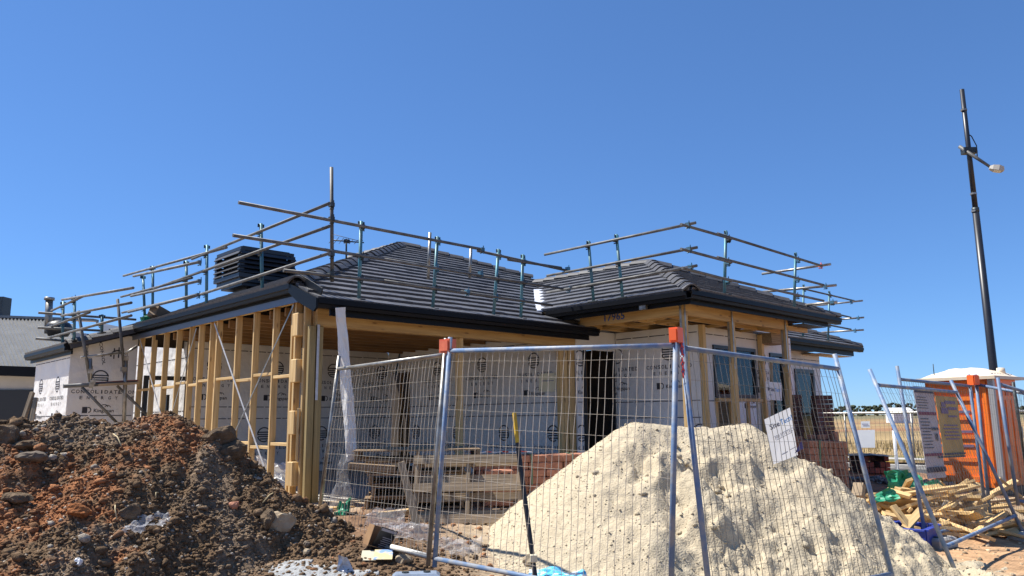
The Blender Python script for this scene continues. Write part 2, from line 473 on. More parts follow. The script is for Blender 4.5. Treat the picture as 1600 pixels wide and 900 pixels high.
gf = np.stack([idx[:-1, :-1], idx[:-1, 1:], idx[1:, 1:], idx[1:, :-1]], -1).reshape(-1, 4)
me = fast_mesh('ground', np.stack([X, Y, Zg], -1).reshape(-1, 3), gf, gc.reshape(-1, 3), True)
stuff('ground', me, M_GROUND, 'bare building lot running into dry fields', None, 'structure')

def strip(name, a0, a1, z, m, b0=-60, b1=80, n=90):
    mb = MB(); bs = np.linspace(b0, b1, n)
    for i in range(n - 1):
        mb.poly([H(a0, bs[i], z), H(a1, bs[i], z), H(a1, bs[i + 1], z), H(a0, bs[i + 1], z)])
    return tag(mb.build(name, m), kind='structure')
M_ASPH = mat('asphalt', (.075, .072, .07), (.05, .05, .05), .9, scale=3, bump=.5, bscale=80)
strip('road', 18.6, 22.2, -.17, M_ASPH)
def kerb(a0, a1):
    o = MB().hbox(a0, a1, -60, 80, -.35, -.05).build('kerb', M_CONC); tag(o, kind='structure')
kerb(18.3, 18.6); kerb(22.2, 22.55)
strip('footpath', 23.2, 24.3, .075, M_CONC)

# ------------------------------------------------------------------ soil heap
def heap_grid(x0, x1, y0, y1, step):
    xs, ys = np.arange(x0, x1, step), np.arange(y0, y1, step)
    return np.meshgrid(xs, ys)
soil_px = [(-260, 700), (-120, 690), (0, 668), (45, 661), (100, 656), (135, 655), (165, 664), (200, 660), (240, 652), (265, 656), (298, 671), (322, 684), (345, 684), (372, 716), (400, 738), (440, 762), (480, 788), (540, 814), (580, 842), (640, 880), (700, 925)]
def crest_fn(px_list, D):
    pts = [P(a, b, D) for a, b in px_list]
    return np.array([p.x for p in pts]), np.array([p.z for p in pts])
SCX, SCZ = crest_fn(soil_px, 8.2)
def soil_h(x, y):
    zc = np.interp(x, SCX, SCZ)
    yc = 8.2 + .25 * np.sin(x * 1.3)
    d = y - yc
    s = np.sqrt(d * d + .2 ** 2) - .2
    sl = np.where(d < 0, .60, .8)
    h = zc - sl * s
    amp = sstep(.0, .9, s)
    h = h + (.03 + .16 * amp) * fbm(x * 1.0, y * 1.0, 61, 3)
    h = h + .12 * (np.abs(fbm(x * 2.6, y * 2.6, 62, 4)) - .18) + .09 * fbm(x * 6, y * 6, 63, 3) + .045 * fbm(x * 17, y * 17, 64, 2)
    return h
def soil_col(x, y):
    o = fbm(x * .75, y * .95, 72, 4) + .18 * fbm(x * 5, y * 5, 73, 3)
    zc = np.interp(x, SCX, SCZ)
    top = 0
    for ox, oy, rx, ry, k in ((-3.9, 8.35, 1.05, .38, .48), (-4.5, 6.7, .5, .38, .34), (-3.5, 7.85, .6, .22, .24), (-4.9, 7.6, .3, .2, .14), (-2.1, 7.3, .3, .2, .14), (-3.0, 6.6, .5, .2, .16)):
        top = top + k * np.exp(-((x - ox) / rx) ** 2 - ((y - oy) / ry) ** 2)
    t = np.clip(sstep(.12, .40, np.clip(.8 * o, -.26, .3) + top + .02 + .26 * fbm(x * 13, y * 13, 75, 2)), 0, 1)
    brown = np.array([.142, .092, .053]); orange = np.array([.29, .125, .055])
    g = np.clip(sstep(.08, .3, fbm(x * 2, y * 2, 77, 3)), 0, 1)
    c = brown + (np.array([.19, .135, .088]) - brown) * g[..., None]
    return c + (orange - c) * t[..., None]
def heap(name, m, hf, cf, box, step, label, cat):
    X, Y = heap_grid(*box, step)
    Hh = hf(X, Y); Gd = ground_z(X, Y)
    Z = np.maximum(Hh, Gd - .06)
    idx = np.arange(X.size).reshape(X.shape)
    f = np.stack([idx[:-1, :-1], idx[:-1, 1:], idx[1:, 1:], idx[1:, :-1]], -1).reshape(-1, 4)
    above = (Hh > Gd - .05).ravel()
    f = f[above[f].any(1)]
    me = fast_mesh(name, np.stack([X, Y, Z], -1).reshape(-1, 3), f, cf(X, Y).reshape(-1, 3), False)
    me.materials.append(m)
    o = bpy.data.objects.new(name, me); COL.objects.link(o); MW[o] = Matrix.Identity(4)
    return tag(o, label, cat)
heap('soil_heap', M_SOIL, soil_h, soil_col, (-8.5, -.3, 5.2, 10.6), .026, 'big heap of dug brown and orange soil in front of the open stud wall', 'soil heap')
def scatter(n, box, hf, lo, hi, pw, keep=None):
    x, y = RNG.uniform(box[0], box[1], n), RNG.uniform(box[2], box[3], n)
    h, g = hf(x, y), ground_z(x, y)
    k = h > g + .0
    if keep is not None: k &= keep(x, y)
    x, y, h = x[k], y[k], h[k]
    s = lo * (hi / lo) ** (RNG.uniform(0, 1, len(x)) ** pw)
    return np.stack([x, y, h], 1), s
pts, s = scatter(80000, (-7.2, -.4, 5.6, 8.75), soil_h, .005, .024, 1.8)
pts2, s2 = scatter(1700, (-7.2, -.5, 5.6, 8.4), soil_h, .022, .065, 2.4)
pts, s = np.concatenate([pts, pts2]), np.concatenate([s, s2])
c = soil_col(pts[:, 0], pts[:, 1]) * RNG.uniform(.65, 1.3, (len(pts), 1))
grey = RNG.uniform(0, 1, len(pts)) < .07
c[grey] = np.array([.38, .33, .265]) * RNG.uniform(.6, 1.2, (grey.sum(), 1))
stuff('soil_clods', fast_mesh('soil_clods', *clod_geo(pts, s, c)), M_SOIL, 'crumbly clods and stones covering the brown soil heap', 'soil clods')

# ------------------------------------------------------------------ sand heap
def sand_h(x, y):
    ax, bx = 1.32, 2.55
    t = np.clip((x - ax) / (bx - ax), 0, 1)
    cx, cy = ax + t * (bx - ax), 8.45 + .12 * t
    d = np.hypot(x - cx, (y - cy) * 1.02)
    zc = 1.545 - .03 * t - .05 * np.sin(t * 3)
    s = np.sqrt(d * d + .12 ** 2) - .12
    ang = np.arctan2(y - cy, x - cx)
    sl = .80 + .05 * np.sin(2 * ang + 1) - .11 * np.clip(-np.cos(ang), 0, 1) ** 2
    h = zc - sl * s
    ap = .36 - .16 * s                     # spilled apron
    h = np.maximum(h, ap)
    front = sstep(-.5, .4, (x - 1.25) * .9 + .15) * sstep(.05, .5, s)
    h = h + front * (.13 * fbm(x * 1.5, y * 1.5, 81, 3) + .10 * (.16 - np.abs(fbm(x * 2.7, y * 2.7, 82, 3))))
    h = h + (.018 + .065 * front) * fbm(x * 5, y * 5, 83, 3) + (.018 + .030 * front * np.clip(fbm(x * 1.3, y * 1.3, 88, 2) + .5, 0, 1)) * fbm(x * 19, y * 19, 84, 2)
    h = h - .09 * front * np.clip(fbm(x * 3.1 + 4, y * 2.6, 86, 3) - .16, 0, 1)
    wx, wy = x + .12 * fbm(x * 3, y * 3, 201, 2), y + .12 * fbm(x * 3 + 9, y * 3, 202, 2)
    mk = front * sstep(-.12, .22, fbm(x * 1.25 + 2.3, y * 1.1, 98, 3) + .18 * np.exp(-((x - 1.35) / .55) ** 2) + .12 * np.exp(-((x - 2.35) / .35) ** 2))
    h = h + mk * (.20 * fbm(wx * 3.3, wy * 3.3, 99, 5, .62) - .05 * sstep(.10, .15, fbm(wx * 2.4, wy * 2.4 + 3, 95, 4)))
    for hx, hy, hr, hd in SAND_HOLES:
        q = ((x - hx) / hr) ** 2 + ((y - hy) / hr) ** 2
        h = h - .55 * hd * np.exp(-q)
    return h
SAND_HOLES = [(1.62, 7.55, .16, .14), (1.25, 7.72, .12, .12), (2.28, 7.35, .17, .17), (2.85, 7.45, .12, .10), (1.05, 7.35, .13, .12), (1.75, 8.15, .14, .08), (1.5, 7.2, .1, .09), (2.55, 7.9, .12, .09)]
def sand_col(x, y):
    g = np.clip(sstep(.12, .4, fbm(x * 1.6, y * 1.6, 91, 4)), 0, 1)
    c = np.array([.475, .40, .28]) * np.ones(x.shape + (3,))
    return (c + (np.array([.40, .345, .25]) - c) * g[..., None]) * (1 + .12 * fbm(x * 9, y * 9, 92, 2))[..., None]
heap('sand_heap', M_SANDM, sand_h, sand_col, (-1.2, 5.2, 6.0, 10.8), .022, 'pale cream heap of building sand behind the blue mesh fence', 'sand heap')
pts, s = scatter(9000, (-.9, 4.7, 6.2, 8.7), sand_h, .003, .013, 2.6)
pts2, s2 = scatter(150, (.3, 4.0, 6.4, 8.5), sand_h, .014, .045, 2.4, lambda x, y: x > .6)
pts, s = np.concatenate([pts, pts2]), np.concatenate([s, s2])
c = sand_col(pts[:, 0], pts[:, 1]) * RNG.uniform(.9, 1.1, (len(pts), 1))
stuff('sand_clods', fast_mesh('sand_clods', *clod_geo(pts, s, c)), M_SANDM, 'loose lumps and crumbs of sand over the cream sand heap', 'sand clods')

# soil spilled from the foot of the heap
x, y = RNG.uniform(-3.4, -.35, 9000), RNG.uniform(6.0, 7.9, 9000)
k = RNG.uniform(0, 1, 9000) < np.clip(1.25 - np.hypot((x + 1.7) / 1.6, (y - 7.0) / .95), 0, 1)
x, y = x[k], y[k]
pts = np.stack([x, y, np.maximum(soil_h(x, y), ground_z(x, y))], 1)
stuff('spilled_soil', fast_mesh('spilled_soil', *clod_geo(pts, .006 + .03 * RNG.uniform(0, 1, len(x)) ** 3.2, soil_col(x, y) * RNG.uniform(.65, 1.3, (len(x), 1)))), M_SOIL, 'crumbs of soil spilled from the heap towards the fence foot', 'soil clods')
# loose rubble on the open ground
def low_ground(x, y): return np.maximum(soil_h(x, y), sand_h(x, y)) < ground_z(x, y) + .03
x, y = RNG.uniform(-1.8, 7.5, 9000), RNG.uniform(6.4, 12.5, 9000)
k = low_ground(x, y) & ((x < 1.0) | (RNG.uniform(0, 1, 9000) < .35))
x, y = x[k], y[k]
pts = np.stack([x, y, ground_z(x, y)], 1)
s = .007 * (5.5 ** (RNG.uniform(0, 1, len(x)) ** 2))
base = np.where((RNG.uniform(0, 1, len(x)) < .5)[:, None], np.array([[.15, .10, .065]]), np.array([[.30, .15, .075]]))
base = np.where((x > 3.2)[:, None], np.array([[.42, .33, .22]]), base)
stuff('ground_rubble', fast_mesh('ground_rubble', *clod_geo(pts, s, base * RNG.uniform(.6, 1.4, (len(x), 1)))), M_SOIL, 'loose crumbs of soil and stone scattered on the bare lot', 'rubble')

# ------------------------------------------------------------------ lettering
_txt = {}
def text_geo(s):
    if s not in _txt:
        cu = bpy.data.curves.new('t', 'FONT'); cu.body = s; cu.resolution_u = 2; cu.offset = .014
        o = bpy.data.objects.new('t', cu); COL.objects.link(o)
        dg = bpy.context.evaluated_depsgraph_get()
        me = bpy.data.meshes.new_from_object(o.evaluated_get(dg))
        bm = bmesh.new(); bm.from_mesh(me); bmesh.ops.triangulate(bm, faces=bm.faces)
        v = np.array([(q.co.x, q.co.y) for q in bm.verts]); f = [tuple(x.index for x in q.verts) for q in bm.faces]
        bm.free(); bpy.data.objects.remove(o); bpy.data.curves.remove(cu); bpy.data.meshes.remove(me)
        lo, hi = v.min(0), v.max(0)
        _txt[s] = ((v - (lo + hi) / 2) / (hi - lo), f)
    return _txt[s]
class Print2D:
    def __init__(s): s.v, s.f = [], []
    def add(s, v, f):
        o = len(s.v); s.v += [tuple(x) for x in v]; s.f += [tuple(i + o for i in q) for q in f]
    def text(s, t, u, v, w, h, rot=0.):
        g, f = text_geo(t); q = g * np.array([w, h])
        c, n = math.cos(rot), math.sin(rot)
        s.add([(u + x * c - y * n, v + x * n + y * c) for x, y in q], f)
    def spaced(s, t, u, v, w, h, cw):
        n = len(t)
        for i, ch in enumerate(t):
            s.text(ch, u - w / 2 + cw / 2 + (w - cw) * i / (n - 1), v, cw * (.35 if ch == 'I' else 1), h)
    def rect(s, u, v, w, h, n=1):
        for i in range(n):
            a, b = u - w / 2 + w * i / n, u - w / 2 + w * (i + 1) / n
            s.add([(a, v - h / 2), (b, v - h / 2), (b, v + h / 2), (a, v + h / 2)], [(0, 1, 2), (0, 2, 3)])
    def arc(s, u, v, r, t, a0, a1, n=14):
        vs = []
        for i in range(n + 1):
            a = R(a0 + (a1 - a0) * i / n)
            vs += [(u + math.cos(a) * (r - t), v + math.sin(a) * (r - t)), (u + math.cos(a) * r, v + math.sin(a) * r)]
        s.add(vs, [q for i in range(n) for q in ((2 * i, 2 * i + 1, 2 * i + 3), (2 * i, 2 * i + 3, 2 * i + 2))])
    def logo(s, u, v, r=.145):
        t = r * .15
        s.arc(u, v, r, t, 12, 168)
        for y in (.32, .02): s.rect(u, v + y * r, 1.9 * r, t)
        s.rect(u - .88 * r, v + .17 * r, t, .3 * r); s.rect(u + .06 * r, v - .26 * r, 1.75 * r, t); s.rect(u + .88 * r, v - .12 * r, t, .28 * r)
        s.arc(u, v, r, t, 198, 300); s.rect(u + .1 * r, v - .56 * r, 1.3 * r, t)
        s.arc(u, v, r, t, 312, 340)
    def block(s, u, v):
        s.logo(u, v)
        s.spaced('CONSOLIDATED', u, v - .25, .93, .066, .06)
        s.spaced('ENERGY', u, v - .36, .64, .058, .046)
        s.rect(u - .22, v - .58, .085, .11); s.arc(u - .165, v - .58, .055, .016, -80, 100, 6)
        s.text('Kingspan', u + .10, v - .60, .34, .085)
        s.arc(u + .1, v - .55, .075, .012, 20, 160, 8); s.arc(u + .16, v - .55, .06, .012, 20, 160, 8)
    def clip(s, u0, u1, v0, v1):
        f = []
        for q in s.f:
            c = [sum(s.v[i][k] for i in q) / 3 for k in (0, 1)]
            if u0 < c[0] < u1 and v0 < c[1] < v1 and all(u0 - .03 < s.v[i][0] < u1 + .03 for i in q): f.append(q)
        s.f = f
    def build(s, name, O, U, V, m, parent, off=.004):
        O, U, V = Vector(O), Vector(U).normalized(), Vector(V).normalized()
        N = U.cross(V)
        I = MW[parent].inverted()
        me = newmesh(name, [I @ (O + U * u + V * v + N * off) for u, v in s.v], s.f, False, [m])
        return place(me, name, MW[parent], parent)

# ------------------------------------------------------------------ the house
house = thing('house', 'unfinished single storey house with dark tiled roof and open timber frame', 'house', H(0, 0, .5), YAW)
def hb(name, a0, a1, b0, b1, z0, z1, m): return hbox(name, a0, a1, b0, b1, z0, z1, m, house)
def hbar(name, p0, p1, w, h, m=None, up=(0, 0, 1)): return bar(name, H(*p0), H(*p1), w, h, m or M_PINE, house, up)
hb('slab', .0, 5.9, 0.02, 6.5, .30, .58, M_CONC)
hb('slab', 5.9, 14.3, .12, 8.5, .28, .58, M_CONC)
hb('slab', 5.9, 9.9, -1.62, .118, .28, .579, M_CONC)
hb('slab', 4.9, 8.3, -2.45, 0.0, .26, .56, M_CONC)
hb('slab', -1.0, 1.2, 6.55, 10.5, .28, .578, M_CONC)
# open stud wall on the left
for b in (6.27, 5.62, 5.03, 4.44, 3.89, 3.50, 3.06, 2.82, 2.13, 1.55, .95):
    hbar('stud', (.045, b, .63), (.045, b, 3.14), .04, .09, M_PINE, dR)
for b0, b1 in ((3.0, 6.36), (.02, 3.0)):
    hbar('top_plate', (.045, b0, 3.165), (.045, b1, 3.165), .09, .045, M_PINE)
    hbar('top_plate', (.045, b0 + .004, 3.211), (.045, b1 - .004, 3.211), .088, .045, M_PINE)
    hbar('bottom_plate', (.045, b0, .605), (.045, b1, .605), .09, .045, M_PINE)
stb = [.43, .95, 1.55, 2.13, 2.82, 3.06, 3.50, 3.89, 4.44, 5.03, 5.62, 6.27]
for i in range(len(stb) - 1):
    if stb[i + 1] - stb[i] < .3: continue
    dz = .03 if i % 2 else -.02
    hbar('nogging', (.05, stb[i] + .021, 2.20 + dz), (.05, stb[i + 1] - .021, 2.20 + dz), .08, .04, M_PINE)
    hbar('nogging', (.05, stb[i] + .021, 1.27 - dz), (.05, stb[i + 1] - .021, 1.27 - dz), .08, .04, M_PINE)
# built-up corner post with spacer blocks
for b, w in ((.43, .045), (.34, .045), (.10, .045)):
    hbar('stud', (.045, b, .58), (.045, b, 3.14), w, .09, M_PINE, dR)
hbar('stud', (.11, .22, .58), (.11, .22, 3.14), .10, .04, M_BEAM, dR)
for z in (2.68, 2.08, 1.42, .78):
    tag(hbar('spacer_block', (-.008, .24, z), (-.008, .24, z + .30), .15, .10, M_PINE, dR), 'short offcut block nailed to the corner post')
tag(hbar('nogging', (-.02, .13, 1.1), (-.02, .13, 1.75), .03, .03, M_PINE), 'thin vertical batten nailed to the corner post')
tag(hbar('post', (.06, 0.0, .42), (.06, 0.0, 2.80), .06, .09, M_TREATED, dR), 'green treated pine post')
tag(hbar('post', (.165, 0.02, .42), (.165, 0.02, 2.80), .11, .09, M_TREATED, dR), 'green treated pine post')
hbar('strap_brace', (.135, -.035, 1.85), (.135, -.035, 2.82), .035, .004, M_STEEL, -dL)
# galvanised strap bracing on the outside of the studs
for p0, p1, nm in ((PA(335, 505, -.012), PA(422, 757, -.012), 1), (PA(459, 476, -.018), PA(360, 690, -.018), 0), (PA(218, 528, -.012), PA(255, 662, -.012), 1), (PA(307, 513, -.018), PA(266, 655, -.018), 0)):
    bar('strap_brace', p0, p1, .004, .032 if nm else .026, M_STEEL if nm else M_GALV, house)
# garage opening: beam, right hand pillar, prop
hbar('beam', (.12, .02, 2.945), (5.16, .02, 2.945), .07, .27, M_BEAM)
hbar('beam', (.12, .095, 2.945), (5.16, .095, 2.945), .06, .268, M_BEAM)
for a in (4.80, 4.90, 5.02): hbar('stud', (a, .03, .58), (a, .03, 2.81), .09, .085, M_PINE, dR)
hbar('stud', (5.14, .05, .58), (5.14, .05, 3.1), .045, .09, M_PINE, dR)
tag(hbar('post', (2.62, .10, .58), (2.62, .10, 2.81), .12, .06, M_PINE, dR), 'pine prop under the garage beam')
# ceiling and roof timbers seen from underneath
for i, b in enumerate(np.arange(.35, 5.3, .45)):
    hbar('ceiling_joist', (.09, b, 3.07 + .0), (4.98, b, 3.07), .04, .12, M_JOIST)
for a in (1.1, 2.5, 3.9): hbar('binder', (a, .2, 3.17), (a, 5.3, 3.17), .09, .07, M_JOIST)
for b in (-1.95, -1.35, -.75, -.2): hbar('ceiling_joist', (5.06, b, 3.18), (8.9, b, 3.18), .045, .10, M_BEAM)
for a in (5.7, 6.9, 8.0): hbar('binder', (a, -2.3, 3.155), (a, -.1, 3.155), .07, .05, M_BEAM)
hbar('brace', (5.25, -1.5, 3.13), (5.75, -2.25, 3.3), .04, .05, M_PINE)

# wall wrap walls with print
def wrap_wall(p0, p1, z0, z1, holes=(), rows=(), cols=(), cols2=None, dashes=(), m=None, label=None, extra=None):
    """p0 is the end on the viewer's left, p1 on the right, holes are (u0, u1, z0, z1)"""
    a, b = H(p0[0], p0[1], 0), H(p1[0], p1[1], 0)
    U = (b - a); L = U.length; U.normalize(); V = Vector((0, 0, 1)); N = U.cross(V)
    us = sorted({0., L, *[x for h in holes for x in h[:2]]}); zs = sorted({z0, z1, *[x for h in holes for x in h[2:]]})
    mb = MB()
    for i in range(len(us) - 1):
        for j in range(len(zs) - 1):
            cu, cz = (us[i] + us[i + 1]) / 2, (zs[j] + zs[j + 1]) / 2
            if any(h[0] < cu < h[1] and h[2] < cz < h[3] for h in holes): continue
            p = [a + U * u + V * z for u, z in ((us[i], zs[j]), (us[i + 1], zs[j]), (us[i + 1], zs[j + 1]), (us[i], zs[j + 1]))]
            mb.prism(p, -N * .03)
    w = mb.build('wall_wrap', m or M_WRAP, house)
    if label: tag(w, label)
    pr = Print2D()
    for k, z in enumerate(rows):
        for c in (cols2 if (k % 2 and cols2 is not None) else cols): pr.block(c, z)
    if extra: extra(pr)
    for z in dashes:
        u = .02
        while u < L - .02:
            ln = min(.34, L - .02 - u); pr.rect(u + ln / 2, z, ln, .014, 3); u += .37
    pr.clip(.0, L, z0, z1)
    for h in holes: pr.f = [q for q in pr.f if not (h[0] < sum(pr.v[i][0] for i in q) / 3 < h[1] and h[2] < sum(pr.v[i][1] for i in q) / 3 < h[3])]
    if pr.f: tag(pr.build('wrap_print', a, U, V, M_PRINT, w), kind='stuff')
    return w
DASH = (1.97, 1.75, 3.02)
wrap_wall((.62, 5.4), (4.995, 5.4), .58, 3.06, rows=(2.62, 1.33), cols=(.45, 1.72, 2.99, 4.2), cols2=(.2, 1.5, 2.75, 4.05), dashes=(1.86, 1.64, 2.93), label='printed wall wrap on the back wall of the garage')
LW = 5.4
wrap_wall((5.0, LW), (5.0, .10), .58, 3.06, holes=((.12, .82, .58, 2.6),), rows=(2.62, 1.33), cols=(1.75, 3.15, 4.55), cols2=(1.05, 2.4, 3.75, 5.0), dashes=(1.86, 1.64, 2.93), label='printed wall wrap on the right wall of the garage')
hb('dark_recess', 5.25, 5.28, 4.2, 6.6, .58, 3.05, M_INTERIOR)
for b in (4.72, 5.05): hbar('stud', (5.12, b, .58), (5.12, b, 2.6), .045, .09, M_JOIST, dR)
bar('strap_brace', PA(618, 585, 4.95), PA(626, 545, 4.95), .05, .004, plain('blue_strap', (.03, .07, .11), .6), house, -dR)
# entry: wrap strip, dark doorway, wrap over the door
wrap_wall((5.165, -.02), (6.30, -.02), .56, 3.12, holes=((.17, 1.02, .56, 2.78),), rows=(2.62, 1.33), cols=(.10, .9), dashes=(1.86, 1.64), label='wall wrap round the dark front doorway')
hb('dark_recess', 5.3, 6.3, 1.2, 1.23, .58, 3.1, M_INTERIOR)  # near-black panels paint the shade inside the doorway
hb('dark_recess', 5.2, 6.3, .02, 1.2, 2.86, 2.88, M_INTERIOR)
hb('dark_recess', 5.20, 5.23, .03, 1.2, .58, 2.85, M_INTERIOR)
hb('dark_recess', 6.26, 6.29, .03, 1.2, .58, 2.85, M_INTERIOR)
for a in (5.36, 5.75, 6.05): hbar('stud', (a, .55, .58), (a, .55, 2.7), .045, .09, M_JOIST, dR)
hb('door_frame', 5.34, 5.39, -.06, -.02, .56, 2.78, M_DARKFRAME); hb('door_frame', 6.13, 6.185, -.06, -.02, .56, 2.78, M_DARKFRAME)
wrap_wall((6.25, -.045), (6.25, -1.80), .56, 3.12, rows=(2.70, 1.33), cols=(.02, 1.14), cols2=(.6, 1.7), dashes=(1.86, 1.58, 3.0), label='printed wall wrap beside the front doorway')
# window wall
WZ = -1.60
wwin = [(7.0, 8.47, 1.92, 2.84), (9.03, 9.58, 1.0, 2.80)]
wrap_wall((6.30, WZ), (9.95, WZ), .56, 3.14, holes=[(x0 - 6.30, x1 - 6.30, z0, z1) for x0, x1, z0, z1 in wwin] + [(7.0 - 6.3, 8.47 - 6.3, .56, 1.86)], rows=(2.66,), cols=(2.45, 5.), dashes=(3.02, 1.86), label='wall wrap round the porch windows')
def window(a0, a1, b, z0, z1, mull=(), w=.06):
    fr = MB()
    fr.hbox(a0, a0 + w, b - .03, b + .05, z0, z1); fr.hbox(a1 - w, a1, b - .03, b + .05, z0, z1)
    fr.hbox(a0 + w, a1 - w, b - .03, b + .05, z1 - w, z1); fr.hbox(a0 + w, a1 - w, b - .03, b + .05, z0, z0 + w)
    for q in mull: fr.hbox(q - w / 2, q + w / 2, b - .025, b + .045, z0 + w, z1 - w)
    wn = fr.build('window', M_DARKFRAME, house)
    xs = [a0 + w, *mull, a1 - w]
    for i in range(len(xs) - 1):
        MB().hbox(xs[i] + (w / 2 if i else 0) + .002, xs[i + 1] - (w / 2 if i < len(xs) - 2 else 0) - .002, b + .008, b + .014, z0 + w, z1 - w).build('pane', M_GLASS, wn)
    return wn
window(7.0, 8.47, WZ, 1.92, 2.84, (7.74,))
window(9.03, 9.58, WZ, 1.0, 2.80)
hb('inner_partition', 6.3, 8.8, -.9, -.87, .58, 3.1, M_GREYWOOD)
hb('dark_recess', 8.9, 9.9, .6, .63, .58, 3.1, M_WRAP)
hbar('sill_timber', (6.98, WZ - .06, 1.88), (8.50, WZ - .06, 1.88), .09, .06)
for a in (7.0, 7.5, 8.1): hbar('stud', (a + .1, WZ + .05, .58), (a + .1, WZ + .05, 1.85), .045, .09, M_PINE, dR)
# right wing wall
RWB = .12
a3 = [ab(PB(x, 600, RWB))[0] for x in (1236, 1242, 1272, 1283)]
wrap_wall((9.3, RWB), (a3[3], RWB), .45, 3.2, holes=((a3[1] - 9.3, a3[2] - 9.3, .9, 2.75),), rows=(2.4,), cols=(2.0, 4.9), dashes=(3.0,), label='wall wrap at the right wing of the house')
window(a3[1], a3[2], RWB, .9, 2.75, w=.09)
# porch posts and beams
for a in (5.0, 6.37, 8.20):
    p = hbar('post', (a, -2.355, .5), (a, -2.355, 3.12), .10, .09, M_PINE, dR)
    bar('strap', H(a - .03, -2.405, 2.35), H(a - .03, -2.405, 3.30), .035, .004, M_GALV, p, -dL)
    bar('strap', H(a - .055, -2.34, 2.45), H(a - .055, -2.34, 3.28), .035, .004, M_GALV, p, -dR)
hbar('post', (6.30, -1.85, .5), (6.30, -1.85, 3.12), .09, .09, M_PINE, dR)
hbar('post', (8.62, -1.66, .5), (8.62, -1.66, 3.12), .09, .09, M_PINE, dR)
lb = hbar('beam', (5.0, -2.32, 3.24), (5.0, -.30, 3.24), .07, .24, M_BEAM)
pr = Print2D(); pr.text('17965', 0, 0, .42, .13)
_b = ab(PA(960, 495, 4.96))[1]
pr.build('painted_number', H(4.962, _b, 3.225), -dL, (0, 0, 1), plain('blue_marker', (.03, .09, .30), .7), lb, .006)
hbar('beam', (4.95, -2.355, 3.24), (8.30, -2.355, 3.24), .07, .24, M_BEAM)
hbar('beam', (8.30, -2.30, 3.2), (9.2, -2.30, 3.2), .06, .13, M_BEAM)
hb('eave_block', 8.6, 9.1, -1.9, -1.62, 2.94, 3.14, M_GREYWOOD)

# rear wing and light well at the far left
wrap_wall((-1.07, 6.55), (.06, 6.55), .55, 3.20, rows=(2.40, 1.15), cols=(.52, 1.4), cols2=(.1, .7), dashes=(1.72, 1.40), label='shaded end wall of the rear wing in printed wrap',
          extra=lambda q: (q.text('Kingspan', .26, 2.86, .30, .08, R(-80)), q.text('CONSOL', .52, 2.85, .42, .055, R(-78)), q.arc(.78, 2.80, .13, .03, 30, 180), q.rect(.72, 2.86, .02, .2), q.rect(.80, 2.88, .02, .2), q.rect(.88, 2.86, .02, .2)))
wrap_wall((-1.07, 9.0), (-1.07, 6.548), .55, 2.86, rows=(2.30, 1.0), cols=(.55, 1.75), dashes=(1.72, 1.40, 2.75), label='sunlit side wall of the rear wing in white wrap')
wrap_wall((1.05, 10.5), (1.05, 5.46), .55, 3.3, dashes=(1.80, 1.52, 2.86), label='sunlit wrap wall behind the studs')
wrap_wall((1.05, 5.46), (1.05, 5.40), .55, 3.1)
fr = MB()
for q in ((.10, .17, 6.16, 6.24, .58, 2.45), (1.0, 1.07, 6.16, 6.24, .58, 2.45), (.17, 1.0, 6.16, 6.24, 2.37, 2.45), (.52, .57, 6.17, 6.23, .58, 2.1)): fr.hbox(*q)
tag(fr.build('door_frame', M_DARKFRAME, house), 'black metal door frame behind the studs')
hbar('stud', (.62, 5.46, .58), (.62, 5.46, 3.1), .045, .09, M_GREYWOOD, dR)

# ------------------------------------------------------------------ gutters and fascias
def gutter_run(p0, p1, out, z0, z1, w=.12):
    """quad gutter from p0 to p1 (a, b); out = outward direction in (a, b)"""
    U = H(*p1, 0) - H(*p0, 0); o = dR * out[0] + dL * out[1]
    h = z1 - z0
    prof = [(0, 0), (w * .8, 0), (w * .86, h * .35), (w, h * .45), (w, h), (w - .012, h), (w - .012, h * .5), (w * .8, h * .40), (w * .74, .012), (.012, .012), (.012, h * .9), (0, h * .9)]
    base = H(*p0, z0)
    return MB().prism([base + o * x + Vector((0, 0, z)) for x, z in prof], U).build('gutter', M_GUTTER, house)
gutter_run((-.12, -.34), (5.31, -.34), (0, -1), 2.98, 3.10)
hb('fascia', .12, 5.16, -.338, -.31, 2.905, 3.05, M_GUTTER)
gutter_run((-.035, 6.84), (-.035, .22), (-1, 0), 3.25, 3.365)
hb('fascia', -.033, -.005, .1, 6.8, 3.212, 3.33, M_GUTTER)  # black strip paints the shadowed gap between gutter and flashing
hb('flashing', -.05, -.036, .05, 6.75, 3.125, 3.215, M_FLASH)
MB().prism([H(-.155, .26, 3.37), H(-.155, .26, 3.25), H(-.155, .02, 3.10), H(-.155, -.40, 2.93), H(-.155, -.46, 2.97), H(-.155, -.46, 3.09)], dR * .03).build('barge_board', M_GUTTER, house)
bar('barge_flashing', H(-.02, .22, 3.45), H(-.02, -.36, 3.19), .012, .10, M_GUTTER, house)
# rear wing
MB().prism([H(-.05, 6.30, 3.35), H(-1.24, 6.30, 2.96), H(-1.24, 6.30, 2.85), H(-.05, 6.30, 3.22)], dL * .03).build('barge_board', M_GUTTER, house)
MB().prism([H(-.05, 6.27, 3.37), H(-1.26, 6.27, 2.97), H(-1.26, 6.27, 2.92), H(-.05, 6.27, 3.31)], dL * .028).build('barge_flashing', M_GUTTER, house)
gutter_run((-1.115, 9.3), (-1.115, 6.28), (-1, 0), 2.86, 2.965)
hb('fascia', -1.113, -1.085, 6.36, 9.3, 2.80, 2.94, M_GUTTER)
